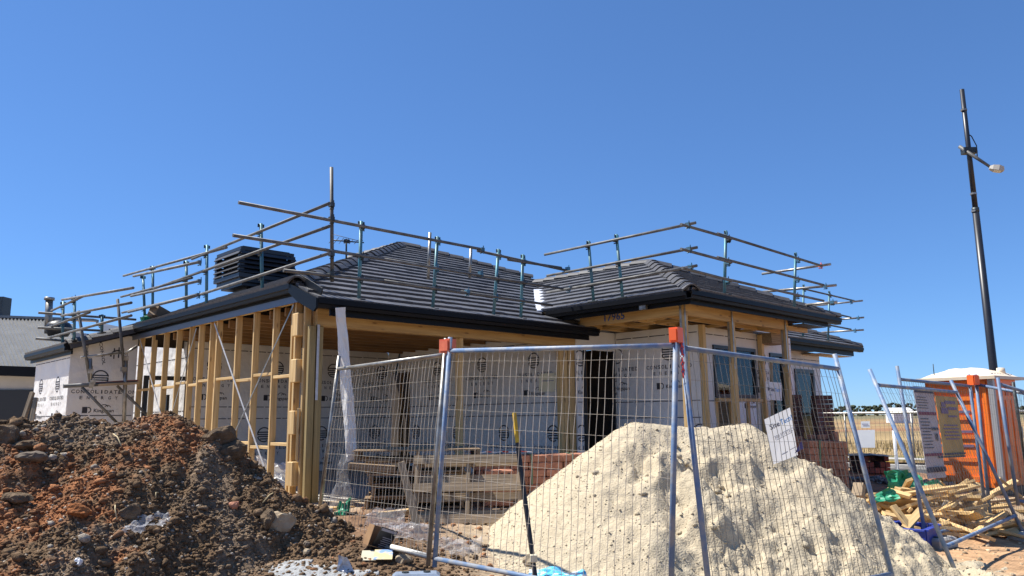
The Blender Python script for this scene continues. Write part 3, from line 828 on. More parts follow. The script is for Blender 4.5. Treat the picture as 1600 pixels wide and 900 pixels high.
# porch
gutter_run((4.68, .12), (4.68, -2.70), (-1, 0), 3.285, 3.405)
gutter_run((4.56, -2.70), (9.62, -2.70), (0, -1), 3.285, 3.405)
hb('fascia', 4.682, 4.71, -2.66, .05, 3.225, 3.36, M_GUTTER)
hb('fascia', 4.682, 9.28, -2.698, -2.665, 3.225, 3.36, M_GUTTER)
hb('soffit_lining', 8.35, 9.27, -2.66, -1.62, 3.215, 3.224, M_BLACK)
hb('fascia', 4.72, 5.3, -.06, -.03, 2.95, 3.18, M_GUTTER)
# right wing
gutter_run((9.9, -.42), (16.35, -.42), (0, -1), 3.26, 3.38)
hb('fascia', 9.95, 15.95, -.418, -.39, 3.14, 3.33, M_GUTTER)
hb('soffit_lining', 14.0, 15.9, -.388, .10, 3.12, 3.13, M_BEAM)
hb('bracket', 4.60, 4.66, -1.95, -1.83, 3.22, 3.30, M_GALV)
tag(bpy.context.scene.objects['bracket'], 'pale grey box fixed under the porch gutter')

# ------------------------------------------------------------------ roof
GAUGE, TW, TT = .281, .30, .045
def clip_poly(poly, clip):
    out = poly
    n = len(clip)
    for i in range(n):
        (x1, y1), (x2, y2) = clip[i], clip[(i + 1) % n]
        def side(p): return (x2 - x1) * (p[1] - y1) - (y2 - y1) * (p[0] - x1)
        inp, out = out, []
        for j in range(len(inp)):
            p, q = inp[j], inp[(j + 1) % len(inp)]
            sp, sq = side(p), side(q)
            if sp >= 0: out.append(p)
            if (sp >= 0) != (sq >= 0):
                t = sp / (sp - sq); out.append((p[0] + (q[0] - p[0]) * t, p[1] + (q[1] - p[1]) * t))
        if not out: return []
    return out
def tile_top(y): return .012 + (TT - .012) * (1 - y / GAUGE)
def tile_geo(poly, x0, y0):
    n = len(poly)
    top = [(x - x0, y - y0, tile_top(y - y0)) for x, y in poly]
    bot = [(x - x0, y - y0, -.004) for x, y in poly]
    f = [tuple(range(n))] + [(i, i + n, (i + 1) % n + n, (i + 1) % n) for i in range(n)]
    return top + bot, f
def full_tile():
    xs = [.0012, .10, .20, TW - .0012]
    y0, y1 = 0.002, GAUGE + .02
    v, f = [], []
    for x, dz in zip(xs, (0, -.001, 0, -.001)):
        v += [(x, y0, TT + dz), (x, y1, .010 + dz * .4), (x, y0, -.002)]
    for i in range(3):
        a, b = i * 3, i * 3 + 3
        f += [(a, b, b + 1, a + 1), (a + 2, b + 2, b, a)]
    f += [(0, 1, 2), (9, 11, 10)]
    return newmesh('roof_tile', v, f, False, [M_TILE])
FULL = full_tile()
tiles = []          # (score, mesh-or-geo, matrix)
def tile_plane(O, U, Sd, polys, half=True):
    """O world origin, U along the eave, Sd up the slope; polys in (u, s), convex, counter-clockwise, each with its (s0, s1) range"""
    O, U, Sd = Vector(O), Vector(U).normalized(), Vector(Sd).normalized(); N = U.cross(Sd)
    for poly, s0, s1 in polys:
        r0, r1 = int(math.floor(s0 / GAUGE + 1e-6)), int(math.ceil(s1 / GAUGE - 1e-6))
        us = [p[0] for p in poly]
        for r in range(r0, r1):
            sh = (TW / 2 if r % 2 else 0)
            for c in range(int(math.floor((min(us) - sh) / TW)) - 1, int(math.ceil((max(us) - sh) / TW)) + 1):
                x0, y0 = c * TW + sh, r * GAUGE
                q = clip_poly([(x0 + .0012, y0), (x0 + TW - .0012, y0), (x0 + TW - .0012, y0 + GAUGE), (x0 + .0012, y0 + GAUGE)], poly)
                if len(q) < 3: continue
                ar = abs(sum(q[i][0] * q[(i + 1) % len(q)][1] - q[(i + 1) % len(q)][0] * q[i][1] for i in range(len(q)))) / 2
                if ar < .004: continue
                j = random.gauss(0, .0015); rx = random.gauss(0, .007); rz = random.gauss(0, .003)
                M = Matrix(((U.x, Sd.x, N.x, 0), (U.y, Sd.y, N.y, 0), (U.z, Sd.z, N.z, 0), (0, 0, 0, 1)))
                M.translation = O + U * x0 + Sd * y0 + N * j
                M = M @ Matrix.Rotation(rx, 4, 'X') @ Matrix.Rotation(rz, 4, 'Z')
                d = M.translation - EYE
                score = ar * max(.02, -N.dot(d.normalized())) / d.length_squared
                tiles.append((score, None if ar > .98 * (TW - .006) * GAUGE else tile_geo(q, x0, y0), M))
TF = .445
cosf = 1 / math.sqrt(1 + TF * TF)
def slope(b): return b / cosf
UF, SF = dR, (dL + Vector((0, 0, TF))).normalized()
o_b = -.40                                                   # garage front plane
OF = H(-.10, o_b, 3.085)
def fp(a, b): return (a + .10, slope(b - o_b))
PEAK = (4.97, 4.91)
lowp = [fp(-.10, o_b), fp(5.28, o_b), fp(5.28, .26), fp(-.02, .26), fp(-.10, .18)]
upp = [fp(-.02, .26), fp(4.62, .26), fp(7.5, 3.14), fp(7.5, 3.40), fp(*PEAK)]
row_cut = slope(.26 - o_b); row_cut = math.floor(row_cut / GAUGE) * GAUGE
lowp = [fp(-.10, o_b), fp(5.28, o_b), (5.38, row_cut + .001), (fp(-.10, .18)[0] + max(0, row_cut - fp(0, .18)[1]), row_cut + .001)] if row_cut >= fp(0, .18)[1] else [fp(-.10, o_b), fp(5.28, o_b), (5.38, row_cut), (0, row_cut)]
vb = row_cut * cosf + o_b
upp = [(0, row_cut), (fp(4.6 + vb - .26, 0)[0], row_cut), fp(7.52, 3.18), fp(7.52, 3.42), fp(*PEAK), fp(-.10, .18)]
tile_plane(OF, UF, SF, [(lowp, 0, row_cut), (upp, row_cut, slope(PEAK[1] - o_b))])
TS = .414
coss = 1 / math.sqrt(1 + TS * TS)
SS = (dR + Vector((0, 0, TS))).normalized()
OS = H(-.11, 7.0, 3.375)                                     # garage side plane, u runs towards the viewer
def sp(a, b): return (7.0 - b, (a + .11) / coss)
tile_plane(OS, -dL, SS, [([sp(-.11, 7.0), sp(-.11, .20), sp(PEAK[0], PEAK[1]), sp(PEAK[0], 7.0)], 0, (PEAK[0] + .11) / coss)])
OW = H(-1.22, 9.3, 2.965)                                    # rear wing
TW2 = .33; cosw = 1 / math.sqrt(1 + TW2 * TW2); SW = (dR + Vector((0, 0, TW2))).normalized()
def wp(a, b): return (9.3 - b, (a + 1.22) / cosw)
tile_plane(OW, -dL, SW, [([wp(-1.22, 9.3), wp(-1.22, 6.28), wp(-.12, 6.28), wp(-.12, 9.3)], 0, 1.10 / cosw)])
OP = H(4.60, .26, 3.41)                                      # porch side plane
def pp(a, b): return (.26 - b, (a - 4.60) / cosf)
APEX = (7.11, -.27)
SP = (dR + Vector((0, 0, TF))).normalized()
tile_plane(OP, -dL, SP, [([pp(4.60, .24), pp(4.60, -2.78), pp(*APEX), pp(7.11, 2.75)], 0, 2.51 / cosf)])
OQ = H(4.60, -2.78, 3.41)                                    # porch front plane
def qp(a, b): return (a - 4.60, slope(b + 2.78))
tile_plane(OQ, dR, SF, [([qp(4.60, -2.78), qp(9.62, -2.78), qp(*APEX)], 0, slope(2.51))])
OT = H(9.4, -.50, 3.385)                                     # right wing front plane
def tp(a, b): return (a - 9.4, slope(b + .5))
tile_plane(OT, dR, SF, [([tp(9.4, -.5), tp(16.4, -.5), tp(15.0, .9), tp(9.4, .9)], 0, slope(1.4))])
tiles.sort(key=lambda t: -t[0])
rest = MB()
for i, (sc, g, M) in enumerate(tiles):
    if i < 300:
        me = FULL if g is None else newmesh('roof_tile', g[0], g[1], False, [M_TILE])
        place(me, 'roof_tile', M, house)
    else:
        if g is None: rest.add([M @ v.co for v in FULL.vertices], [tuple(p.vertices) for p in FULL.polygons])
        else: rest.add([M @ Vector(v) for v in g[0]], g[1])
tag(rest.build('far_roof_tiles', M_TILE, house), kind='stuff')
deck = MB()
def dz(p, d=.02): return p - Vector((0, 0, d))
zf = lambda a, b: dz(H(a, b, 3.085 + TF * (b - o_b)))
zs_ = lambda a, b: dz(H(a, b, 3.375 + TS * (a + .11)))
zp = lambda a, b: dz(H(a, b, 3.41 + TF * (a - 4.60)))
zq = lambda a, b: dz(H(a, b, 3.41 + TF * (b + 2.78)))
zt = lambda a, b: dz(H(a, b, 3.385 + TF * (b + .5)))
deck.poly([zf(-.1, o_b), zf(5.28, o_b), zf(5.28, .1), zf(4.60, .26), zf(-.02, .26), zf(-.1, .18)])
deck.poly([zf(-.02, .26), zf(4.60, .26), zf(7.52, 3.18), zf(7.52, 3.42), zf(*PEAK)])
deck.poly([zs_(-.11, 7.0), zs_(-.11, .2), zs_(*PEAK), zs_(PEAK[0], 7.0)])
deck.poly([dz(H(-1.22, 9.3, 2.965)), dz(H(-1.22, 6.28, 2.965)), dz(H(-.1, 6.28, 2.965 + TW2 * 1.12)), dz(H(-.1, 9.3, 2.965 + TW2 * 1.12))])
deck.poly([zp(4.60, .24), zp(4.60, -2.78), zp(*APEX), zp(7.11, 2.80)])
deck.poly([zq(4.60, -2.78), zq(9.62, -2.78), zq(*APEX)])
deck.poly([zt(9.4, -.5), zt(16.4, -.5), zt(15.0, .9), zt(9.4, .9)])
pk, pk2 = zf(*PEAK), H(4.97, 8.8, 5.4)
deck.poly([pk, zf(7.52, 3.42), H(12.0, 2.2, 3.9), H(12.0, 8.8, 3.9), pk2])
deck.poly([zp(*APEX), H(9.62, -2.78, 3.39), H(9.62, 2.4, 3.39), zp(7.11, 2.80)])
deck.poly([zt(15.0, .9), zt(16.4, -.5), H(16.4, 4, 3.37), H(15.0, 2.6, 3.98)])
deck.poly([zt(15.0, .9), zt(9.4, .9), H(9.4, 2.3, 3.6), H(15, 2.3, 3.6)])
deck.poly([H(.0, 5.46, 3.05), H(5.0, 5.46, 3.05), H(5.0, 5.46, 5.3), H(.0, 5.46, 3.36)])
deck.poly([H(5.04, .12, 3.05), H(5.04, 5.46, 3.05), H(5.04, 5.46, 5.3), H(5.04, 4.9, 5.3), H(5.04, .12, 3.25)])
deck.poly([H(.0, 6.9, 3.05), H(1.05, 6.9, 3.05), H(1.05, 6.9, 3.8), H(.0, 6.9, 3.36)])
deck.build('roof_deck', M_INTERIOR, house)
# ridge and hip caps
capm = None
def cap_mesh():
    prof = [(-.135, -.055), (-.075, .0), (-.03, .028), (.03, .028), (.075, .0), (.135, -.055)]
    L, t = .40, .022
    v, f = [], []
    for x, lift in ((0, .0), (L, .028)):
        v += [(x, y, z + lift) for y, z in prof] + [(x, y * .9, z - t + lift) for y, z in prof]
    n = len(prof)
    for i in range(n - 1):
        f += [(i, i + 1, i + 1 + 2 * n, i + 2 * n), (i + n, i + 3 * n, i + 1 + 3 * n, i + 1 + n), (i, i + n, i + 1 + n, i + 1), (i + 2 * n, i + 1 + 2 * n, i + 1 + 3 * n, i + 3 * n)]
    f += [(0, 2 * n, 3 * n, n), (n - 1, 2 * n - 1, 4 * n - 1, 3 * n - 1)]
    return newmesh('ridge_cap', v, f, False, [M_CAP])
CAP = cap_mesh()
def caps(p0, p1, lift=.05):
    """caps from the top p0 down to p1; each one overlaps the next one below it"""
    p0, p1 = Vector(p0), Vector(p1)
    n = max(1, int(round((p1 - p0).length / .335)))
    M, L = axis(p0, p1)
    mor = MB()
    mor.prism([M @ Vector((-L / 2, -.125, lift - .13)), M @ Vector((-L / 2, .125, lift - .13)), M @ Vector((-L / 2, .118, lift - .055)), M @ Vector((-L / 2, .065, lift - .02)), M @ Vector((-L / 2, -.065, lift - .02)), M @ Vector((-L / 2, -.118, lift - .055))], p1 - p0)
    mor.build('pointing', M_MORTAR, house)
    for i in range(n):
        x = -L / 2 + L * i / n
        T = M @ Matrix.Translation((x, random.gauss(0, .005), lift)) @ Matrix.Rotation(random.gauss(0, .012), 4, 'Z') @ Matrix.Rotation(random.gauss(0, .02), 4, 'X')
        place(CAP, 'ridge_cap', T, house)
hp = H(PEAK[0], PEAK[1], 3.085 + TF * (PEAK[1] - o_b))
caps(hp, H(-.06, .20, 3.37))
caps(hp, H(7.5, 3.42, 3.085 + TF * (3.42 - o_b)))
caps(hp, H(4.97, 7.0, 5.46))
ax = H(APEX[0], APEX[1], 3.41 + TF * 2.51)
caps(ax, H(4.66, -2.72, 3.42)); caps(ax, H(7.11, 2.75, 3.41 + TF * 2.51)); caps(ax, H(9.55, -2.72, 3.42))
caps(H(14.9, .8, 3.385 + TF * 1.3), H(16.3, -.4, 3.43))
caps(H(-.12, 6.33, 3.345), H(-1.18, 6.33, 2.99), .02)
# valley flashing
vf = MB()
vp = [(4.60, .22), (4.95, .60), (5.4, 1.06), (5.9, 1.56), (6.3, 1.96)]
for i in range(len(vp) - 1):
    (a0, b0), (a1, b1) = vp[i], vp[i + 1]
    z0, z1 = 3.085 + TF * (b0 - o_b) + .075, 3.085 + TF * (b1 - o_b) + .075
    w = .07
    vf.prism([H(a0 - w, b0 + w, z0), H(a0 + w, b0 - w, z0), H(a1 + w, b1 - w, z1), H(a1 - w, b1 + w, z1)], (0, 0, -.02))
tag(vf.build('valley_flashing', plain('valley_metal', (.66, .70, .78), .5, .1), house), 'pale metal flashing in the roof valley')

# ------------------------------------------------------------------ roof edge guard rails
def closest(p0, p1, q0, q1):
    u, v, w = p1 - p0, q1 - q0, p0 - q0
    a, b, c, d, e = u.dot(u), u.dot(v), v.dot(v), u.dot(w), v.dot(w)
    D = a * c - b * b
    if abs(D) < 1e-9: return None
    s, t = (b * e - c * d) / D, (a * e - b * d) / D
    if not (-.02 < s < 1.02 and -.02 < t < 1.02): return None
    x, y = p0 + u * s, q0 + v * t
    return (x, y) if (x - y).length < .22 else None
def clamp(p, m, par, d=None, s=.78):
    mb = MB(); M = Matrix.Translation(p) @ Matrix.Rotation(YAW, 4, 'Z')
    mb.box(M, .075 * s, .085 * s, .07 * s)
    mb.tube([p + Vector((0, 0, -.075 * s)) + dR * .03, p + Vector((0, 0, .085 * s)) + dR * .03], .008, 6)
    mb.tube([p + dL * -.05 * s + Vector((0, 0, -.05)), p + dL * .05 * s + Vector((0, 0, -.05))], .009, 6)
    return mb.build('clamp', m, par)
def guard_run(label, base, posts, rails, extra=(), grp='guard rails along the roof edges', mp=None):
    t = thing('guard_rail', label, 'guard rail', base, YAW, grp)
    for top, bot in posts:
        pole('standard', bot, top, .025, mp or M_TEAL, t, 10)
        bar('hook', top - Vector((0, 0, .03)) - dR * .05, top - Vector((0, 0, .03)) + dR * .05, .012, .05, M_CLAMP, t)
        bar('base_bracket', bot - dL * .10, bot + dL * .10, .08, .02, M_CLAMP, t)
    for p0, p1 in rails: pole('rail', p0, p1, .0215, M_TUBE, t, 10)
    for p0, p1 in extra: pole('grey_standard', p0, p1, .0245, M_TUBE, t, 10)
    for top, bot in posts:
        for p0, p1 in rails:
            c = closest(bot, top, p0, p1)
            if c: clamp((c[0] + c[1]) / 2, M_CLAMP if random.random() < .6 else M_TEALB, t)
    return t
def pa(a): return lambda x, y: PA(x, y, a)
def pb(b): return lambda x, y: PB(x, y, b)
q = pa(.03); r = pa(-.03)
t = guard_run('guard rail above the long left gutter beside the black cooler', H(0, 3, 3.4),
    [(q(407.8, 349.7), q(409.9, 456)), (q(323.5, 383), q(322.5, 479)), (q(291.3, 407.8), q(291, 484)), (q(239, 416), q(238.4, 494)), (q(223.5, 431), q(226.6, 503))],
    [(r(514.7, 317.7), r(300, 404.6)), (r(354, 386.7), r(193, 431)), (r(514.7, 353.5), r(240, 451)), (r(300, 434), r(189.3, 463.8)), (r(514.7, 395.7), r(290, 467.5)), (r(305, 461), r(191, 488.6))])
for px, py, x1, y1 in ((316, 410, 213, 432), (316, 439.5, 209, 463), (314, 461, 205, 488)):
    pole('rail', r(px, py) - dR * .05, r(x1, y1) - dR * .05, .0235, M_TUBE, t, 10); clamp(r(px - 2, py) - dR * .03, M_TEALB, t)
q = pb(-.25); r = pb(-.30)
t = guard_run('guard rail above the front garage gutter with a tall grey pole at its left end', H(2, -.25, 3.2),
    [(q(564.5, 345.8), q(560.7, 469)), (q(683.7, 370), q(676, 483.5)), (q(778.9, 389.5), q(771, 494.5)), (q(817, 398), q(813.8, 499))],
    [(r(372.8, 316.4), r(750, 389)), (r(746, 391.8), r(887, 423)), (r(793.5, 405.5), r(877, 418.5)), (r(363.9, 367.6), r(600, 405)), (r(590, 403.5), r(755, 431.5)), (r(745, 430), r(888, 452.5)), (r(443, 422.5), r(610, 440.5)), (r(600, 439), r(730, 458)), (r(720, 456), r(863, 477))],
    [(q(518, 261.5), q(519, 440.4))])
for px, py in ((518, 320), (518, 342), (518, 397), (517, 428), (753, 390), (751, 427), (730, 456), (887, 420), (888, 452)): clamp(r(px, py), M_TEALB if px > 600 else M_CLAMP, t)
t2 = thing('guard_rail', 'pair of short grey tubes standing on the garage roof behind the guard rail', 'guard rail', PB(672, 429, .2), YAW, 'guard rails along the roof edges')
q = pb(.3)
pole('tube', q(672, 363.6), q(669, 436), .024, M_GALV, t2); pole('tube', q(736, 387), q(734, 434), .024, M_GALV, t2)
q = pa(4.62); r = pa(4.56)
t = guard_run('guard rail on the left edge of the porch roof with two posts', H(4.6, -1, 3.5),
    [(q(919.5, 376.7), q(927.5, 471.5)), (q(963, 366.5), q(972.8, 465.3))],
    [(r(851, 398), r(1087, 348)), (r(854.7, 431), r(1089.4, 386.5)), (r(854.7, 457.4), r(1089, 415))])
q = pb(-2.70); r = pb(-2.80)
t = guard_run('guard rail along the front of the porch roof with one orange clamp', H(7, -2.7, 3.5),
    [(q(1134, 360.7), q(1132, 461)), (q(1243, 395), q(1240.9, 483))],
    [(r(1064, 350.5), r(1143, 373)), (r(1121, 365), r(1284, 415.4)), (r(1064, 389), r(1143, 410)), (r(1121, 402), r(1286.8, 445.3)), (r(1066, 418.5), r(1143, 438.5)), (r(1121, 433), r(1286.8, 470))])
for px, py in ((1075, 351), (1077, 389), (1079, 417)): clamp(r(px, py), M_TEALB, t)
a_end = ab(PB(1290, 430, -2.8))[0]
q = pa(a_end)
for x0, y0, x1, y1, m in ((1190.7, 428, 1298, 412.7, M_ORANGEF), (1192, 456, 1306.8, 445.5, M_TEALB), (1257, 476.7, 1308, 471.5, M_TEALB)):
    p0, p1 = q(x0, y0), q(x1, y1)
    pole('rail', p0, p1, .024, M_GALV, t); clamp(p0.lerp(p1, .86), m, t)
q = pb(-.45); r = pb(-.5)
t = guard_run('low guard rail over the right wing roof furthest to the right', H(13, -.4, 3.4),
    [(q(1255.5, 444.7), q(1254.7, 526)), (q(1295.6, 454.9), q(1294, 532))],
    [(r(1250, 450), r(1334.8, 470)), (r(1250, 477), r(1329.5, 496)), (r(1250, 499), r(1329.5, 514.6))])
a_end = ab(PB(1330, 490, -.5))[0]
q = pa(a_end)
for x0, y0, x1, y1 in ((1262, 479, 1348, 469.7), (1305, 499.5, 1350, 496), (1284, 519.4, 1349.5, 515.4)):
    p0, p1 = q(x0, y0), q(x1, y1); pole('rail', p0, p1, .024, M_GALV, t); clamp(p0.lerp(p1, .8), M_TEALB, t)
q = pa(-1.12); r = pa(-1.17)
t = guard_run('guard rail over the rear wing roof at the far left end', H(-1.1, 7, 3.1),
    [(q(116.8, 465), q(115.8, 532)), (q(99, 471.5), q(97.5, 538)), (q(159.7, 491.8), q(158.8, 520))],
    [(r(80.4, 485.5), r(130, 463)), (r(97, 468.4), r(208, 449.8)), (r(96, 493.5), r(205, 473)), (r(75, 528), r(205, 493)), (r(75, 512), r(140, 488))])
q = pb(7.6)
for x0, y0, x1, y1 in ((60, 488.6, 212.6, 499.5), (58.7, 512, 158, 516.6), (55.6, 529, 111.5, 533)): pole('rail', q(x0, y0), q(x1, y1), .024, M_TUBE, t)

# ------------------------------------------------------------------ things on the roof
ac = thing('evaporative_cooler', 'big black slatted evaporative cooler standing on the left roof slope', 'cooler', H(2.35, 6.15, 4.2), YAW)
cw = 1.22
c0 = P(398, 424, 15.8); ca, cb = ab(c0); z0, z1 = P(398, 452, 15.8).z, P(398, 395.5, 15.8).z
def acb(name, a0, a1, b0, b1, za, zb, m=M_BLACK): return hbox(name, ca + a0, ca + a1, cb + b0, cb + b1, za, zb, m, ac)
h = cw / 2
M_AC = mat('cooler_plastic', (.026, .026, .029), (.018, .018, .021), .4, scale=4, rand=.1)
acb('core', -h + .14, h - .14, -h + .14, h - .14, z0 + .05, z1 - .03, plain('core_black', (.006, .006, .007), .8, 0, .1))
acb('tray', -h, h, -h, h, z0 + .12, z0 + .20, M_AC); acb('tray', -h + .05, h - .05, -h + .05, h - .05, z0 + .04, z0 + .12, M_AC); acb('tray', -h + .12, h - .12, -h + .12, h - .12, z0 - .03, z0 + .04, M_AC)
acb('lid', -h + .03, h - .03, -h + .03, h - .03, z1 - .10, z1 - .03, M_AC); acb('lid', -h + .1, h - .1, -h + .1, h - .1, z1 - .03, z1, M_AC)
acb('duct', -.3, .3, -.3, .3, z0 - .5, z0, M_BLACK)
for sx in (-1, 1):
    for sy in (-1, 1): acb('corner_post', sx * (h - .06) - .05, sx * (h - .06) + .05, sy * (h - .06) - .05, sy * (h - .06) + .05, z0 + .2, z1 - .1, M_AC)
ns = 5
for i in range(ns):
    z = z0 + .25 + (z1 - z0 - .40) * i / (ns - 1)
    for k in range(4):
        o = [(0, -1), (0, 1), (-1, 0), (1, 0)][k]; tdir = dR if o[0] == 0 else dL
        c = H(ca + o[0] * (h - .035), cb + o[1] * (h - .035), z); n = dR * o[0] + dL * o[1]
        bar('slat', c - tdir * (h - .02) + n * .03, c + tdir * (h - .02) + n * .03, .014, .085, M_AC, ac, Vector((0, 0, 1)) - n * .75)
cd = MB(); b0 = c0 + dR * .75 - dL * .5; cd.tube([b0 + Vector((0, 0, -.5)), b0 + Vector((0, 0, -.12)), b0 + dR * .2 + Vector((0, 0, .0)), b0 + dR * .55 + Vector((0, 0, .0)), b0 + dR * .75 + Vector((0, 0, -.2))], .022, 8)
cd.build('hose', M_GALV, ac, True)
an = thing('tv_antenna', 'thin television antenna on a mast behind the hip of the roof', 'antenna', P(541, 405, 15.2))
mp = P(541, 377, 15.2); pole('mast', P(541, 412, 15.2), mp + Vector((0, 0, .05)), .018, M_CLAMP, an)
bd = (dR * .9 - dL * .35).normalized(); sd = Vector((0, 0, 1)).cross(bd)
pole('boom', mp - bd * .32, mp + bd * .36, .014, M_CLAMP, an)
for k in range(7): pole('element', mp + bd * (-.3 + .1 * k) - sd * (.30 - .02 * k) , mp + bd * (-.3 + .1 * k) + sd * (.30 - .02 * k), .006, M_TUBE, an, 6)
pole('element', mp - bd * .25 + Vector((0, 0, .12)), mp + bd * .3 + Vector((0, 0, .02)), .006, M_TUBE, an, 6)
MB().box(axis(mp - bd * .05, mp + bd * .07)[0], .12, .06, .07).build('junction_box', M_BLACK, an)
bx = PA(248, 490, .12)
t = thing('carton', 'open brown carton left on the edge of the left roof slope', 'box', bx - Vector((0, 0, .12)), YAW)
M_CARD = mat('cardboard', (.19, .135, .085), (.15, .105, .065), .85, scale=6)
Mx = Matrix.Translation(bx) @ Matrix.Rotation(YAW + .3, 4, 'Z') @ Matrix.Rotation(.35, 4, 'Y') @ Matrix.Scale(.62, 4)
for nm, sx, sy, sz, o in (('side_panel', .02, .40, .30, (-.2, 0, 0)), ('side_panel', .02, .40, .30, (.2, 0, 0)), ('end_panel', .38, .02, .30, (0, -.19, 0)), ('end_panel', .38, .02, .30, (0, .19, 0)), ('base', .38, .36, .02, (0, 0, -.14))):
    MB().box(Mx @ Matrix.Translation(o), sx, sy, sz).build(nm, M_CARD, t)

# ------------------------------------------------------------------ crumpled sheets
def crumple(name, corners, nx, ny, amp, m, label, cat, seed=1, parent=None, freq=3., sag=0., thick=0.):
    c = [Vector(x) for x in corners]      # tl, tr, br, bl
    N = (c[1] - c[0]).cross(c[3] - c[0]).normalized()
    v, f = [], []
    for j in range(ny + 1):
        for i in range(nx + 1):
            u, w = i / nx, j / ny
            p = c[0].lerp(c[1], u).lerp(c[3].lerp(c[2], u), w)
            n = float(fbm(np.array(u * freq + seed * 3.7), np.array(w * freq * ny / nx + seed), seed, 4))
            n2 = float(vnoise(np.array(u * freq * 3.1), np.array(w * freq * 2.7 + seed), seed + 9))
            p = p + N * amp * (n + .4 * abs(n2)) + Vector((n2, n, 0)) * amp * .4 + Vector((0, 0, -sag * math.sin(math.pi * u) * math.sin(math.pi * w)))
            v.append(p)
    for j in range(ny):
        for i in range(nx):
            a = j * (nx + 1) + i; f.append((a, a + 1, a + nx + 2, a + nx + 1))
    base = sum(v, Vector()) / len(v)
    me = newmesh(name, [x - base for x in v], f, False, [m])
    o = place(me, name, Matrix.Translation(base), parent)
    return tag(o, label, cat) if parent is None else o
q = pb(-.50)
crumple('plastic_strip', [q(524, 481), q(540, 480), q(560, 716), q(541, 722)], 6, 30, .035, M_STRIP, 'long white plastic strip hanging from the front garage gutter', 'plastic strip', 3)
rg = PA(232, 497, .05); crumple('rag', [rg + Vector((-.12, 0, .08)), rg + Vector((.12, 0, .1)), rg + Vector((.15, 0, -.1)), rg + Vector((-.14, 0, -.1))], 6, 5, .12, M_GREEN, 'small green plastic scrap beside the carton on the roof edge', 'rag', 5)

# ------------------------------------------------------------------ mesh fence panels
def fence_panel(label, tl, tr, br, bl, rt=.935, rb=.04, m=None, mw=None, nv=33, nh=12, rad=.021, cat='fence panel', bend=1., mesh=True, wr=.0024):
    tl, tr, br, bl = map(Vector, (tl, tr, br, bl))
    base = (bl + br) / 2
    t = thing('mesh_fence', label, cat, base, 0, 'mesh fence panels')
    m = m or M_BLUE; mw = mw or M_WIRE
    pole('upright', bl, tl, rad, m, t, 14); pole('upright', br, tr, rad, m, t, 14)
    L = lambda s: bl.lerp(tl, s); Q = lambda s: br.lerp(tr, s)
    pole('top_rail', L(rt), Q(rt), rad * .95, m, t, 14); pole('bottom_rail', L(rb), Q(rb), rad * .95, m, t, 14)
    N = (Q(rb) - L(rb)).cross(L(rt) - L(rb)).normalized()
    pt = lambda u, w: L(rb + (rt - rb) * w).lerp(Q(rb + (rt - rb) * w), u)
    if mesh:
        mb = MB()
        for i in range(nv):
            u = (i + .7) / (nv + .4); j = random.gauss(0, .0012 * bend); ph = random.uniform(0, 6)
            pts = []
            for k in range(9):
                w = k / 8
                pts.append(pt(u + j * math.sin(w * 7 + ph) , w) + N * (.006 * bend * math.sin(w * 9 + ph) + (.004 if k % 2 else -.004)))
            mb.tube(pts, wr, 5, False)
        for i in range(nh):
            w = (i + .75) / (nh + .4); ph = random.uniform(0, 6); s = random.gauss(0, .004 * bend)
            mb.tube([pt(k / 8, w + s + .0025 * bend * math.sin(k + ph)) + N * .006 for k in range(9)], wr * .52, 5, False)
        tag(mb.build('wire_mesh', mw, t), kind='stuff')
    t['_'] = 0; del t['_']
    return t, pt, N
f1, f1p, f1n = fence_panel('galvanised mesh fence panel at the left by the white plastic strip', P(530, 556, 8.75), P(697, 529, 7.15), P(669, 884, 7.05), P(494, 838, 8.9), .925, .035, M_GALV, M_WIRE)
f2, f2p, f2n = fence_panel('blue mesh fence panel in front of the pallets and the left of the sand heap', P(703.5, 527, 7.0), P(1056.5, 514, 5.65), P(1048, 962, 5.55), P(679, 886, 6.95), .938, .035, M_BLUE, M_WIRE)
f3, f3p, f3n = fence_panel('blue mesh fence panel leaning before the sand heap with the white sign on it', P(1062.5, 514, 5.7), P(1304, 553, 7.0), P(1397, 912, 6.85), P(1114, 975, 5.5), .93, .04, M_BLUE, M_WIRED)
f4, f4p, f4n = fence_panel('blue mesh fence panel tilted back onto the others before the orange toilet', P(1358.5, 577, 8.05), P(1485.5, 594, 10.0), P(1598, 831, 9.65), P(1491, 888.5, 7.62), .915, .10, M_BLUE, M_WIRED, 31, wr=.0017)
f5, f5p, f5n = fence_panel('blue mesh fence panel carrying two hanging posters', P(1401.5, 572, 9.3), P(1513.5, 585, 10.7), P(1543, 822, 10.6), P(1447, 845, 9.0), .92, .03, M_BLUED, M_WIRED, 31, wr=.0017)
f6, f6p, f6n = fence_panel('blue mesh fence panel right of the orange clamp before the toilet side', P(1524, 585, 10.75), P(1640, 607, 9.9), P(1668, 842, 9.7), P(1549, 820, 10.65), .93, .03, M_BLUED, M_WIRED, 30, wr=.0017)
f7, f7p, f7n = fence_panel('grey blue mesh fence panel at the right edge of the picture', P(1559, 590, 9.9), P(1720, 640, 10.6), P(1745, 820, 10.5), P(1591, 790, 9.85), .95, .04, M_BLUED, M_WIRED, 30, wr=.0017)
pole('brace', P(1583, 597, 10.2), P(1612, 790, 10.6), .02, M_CLAMP, f7)
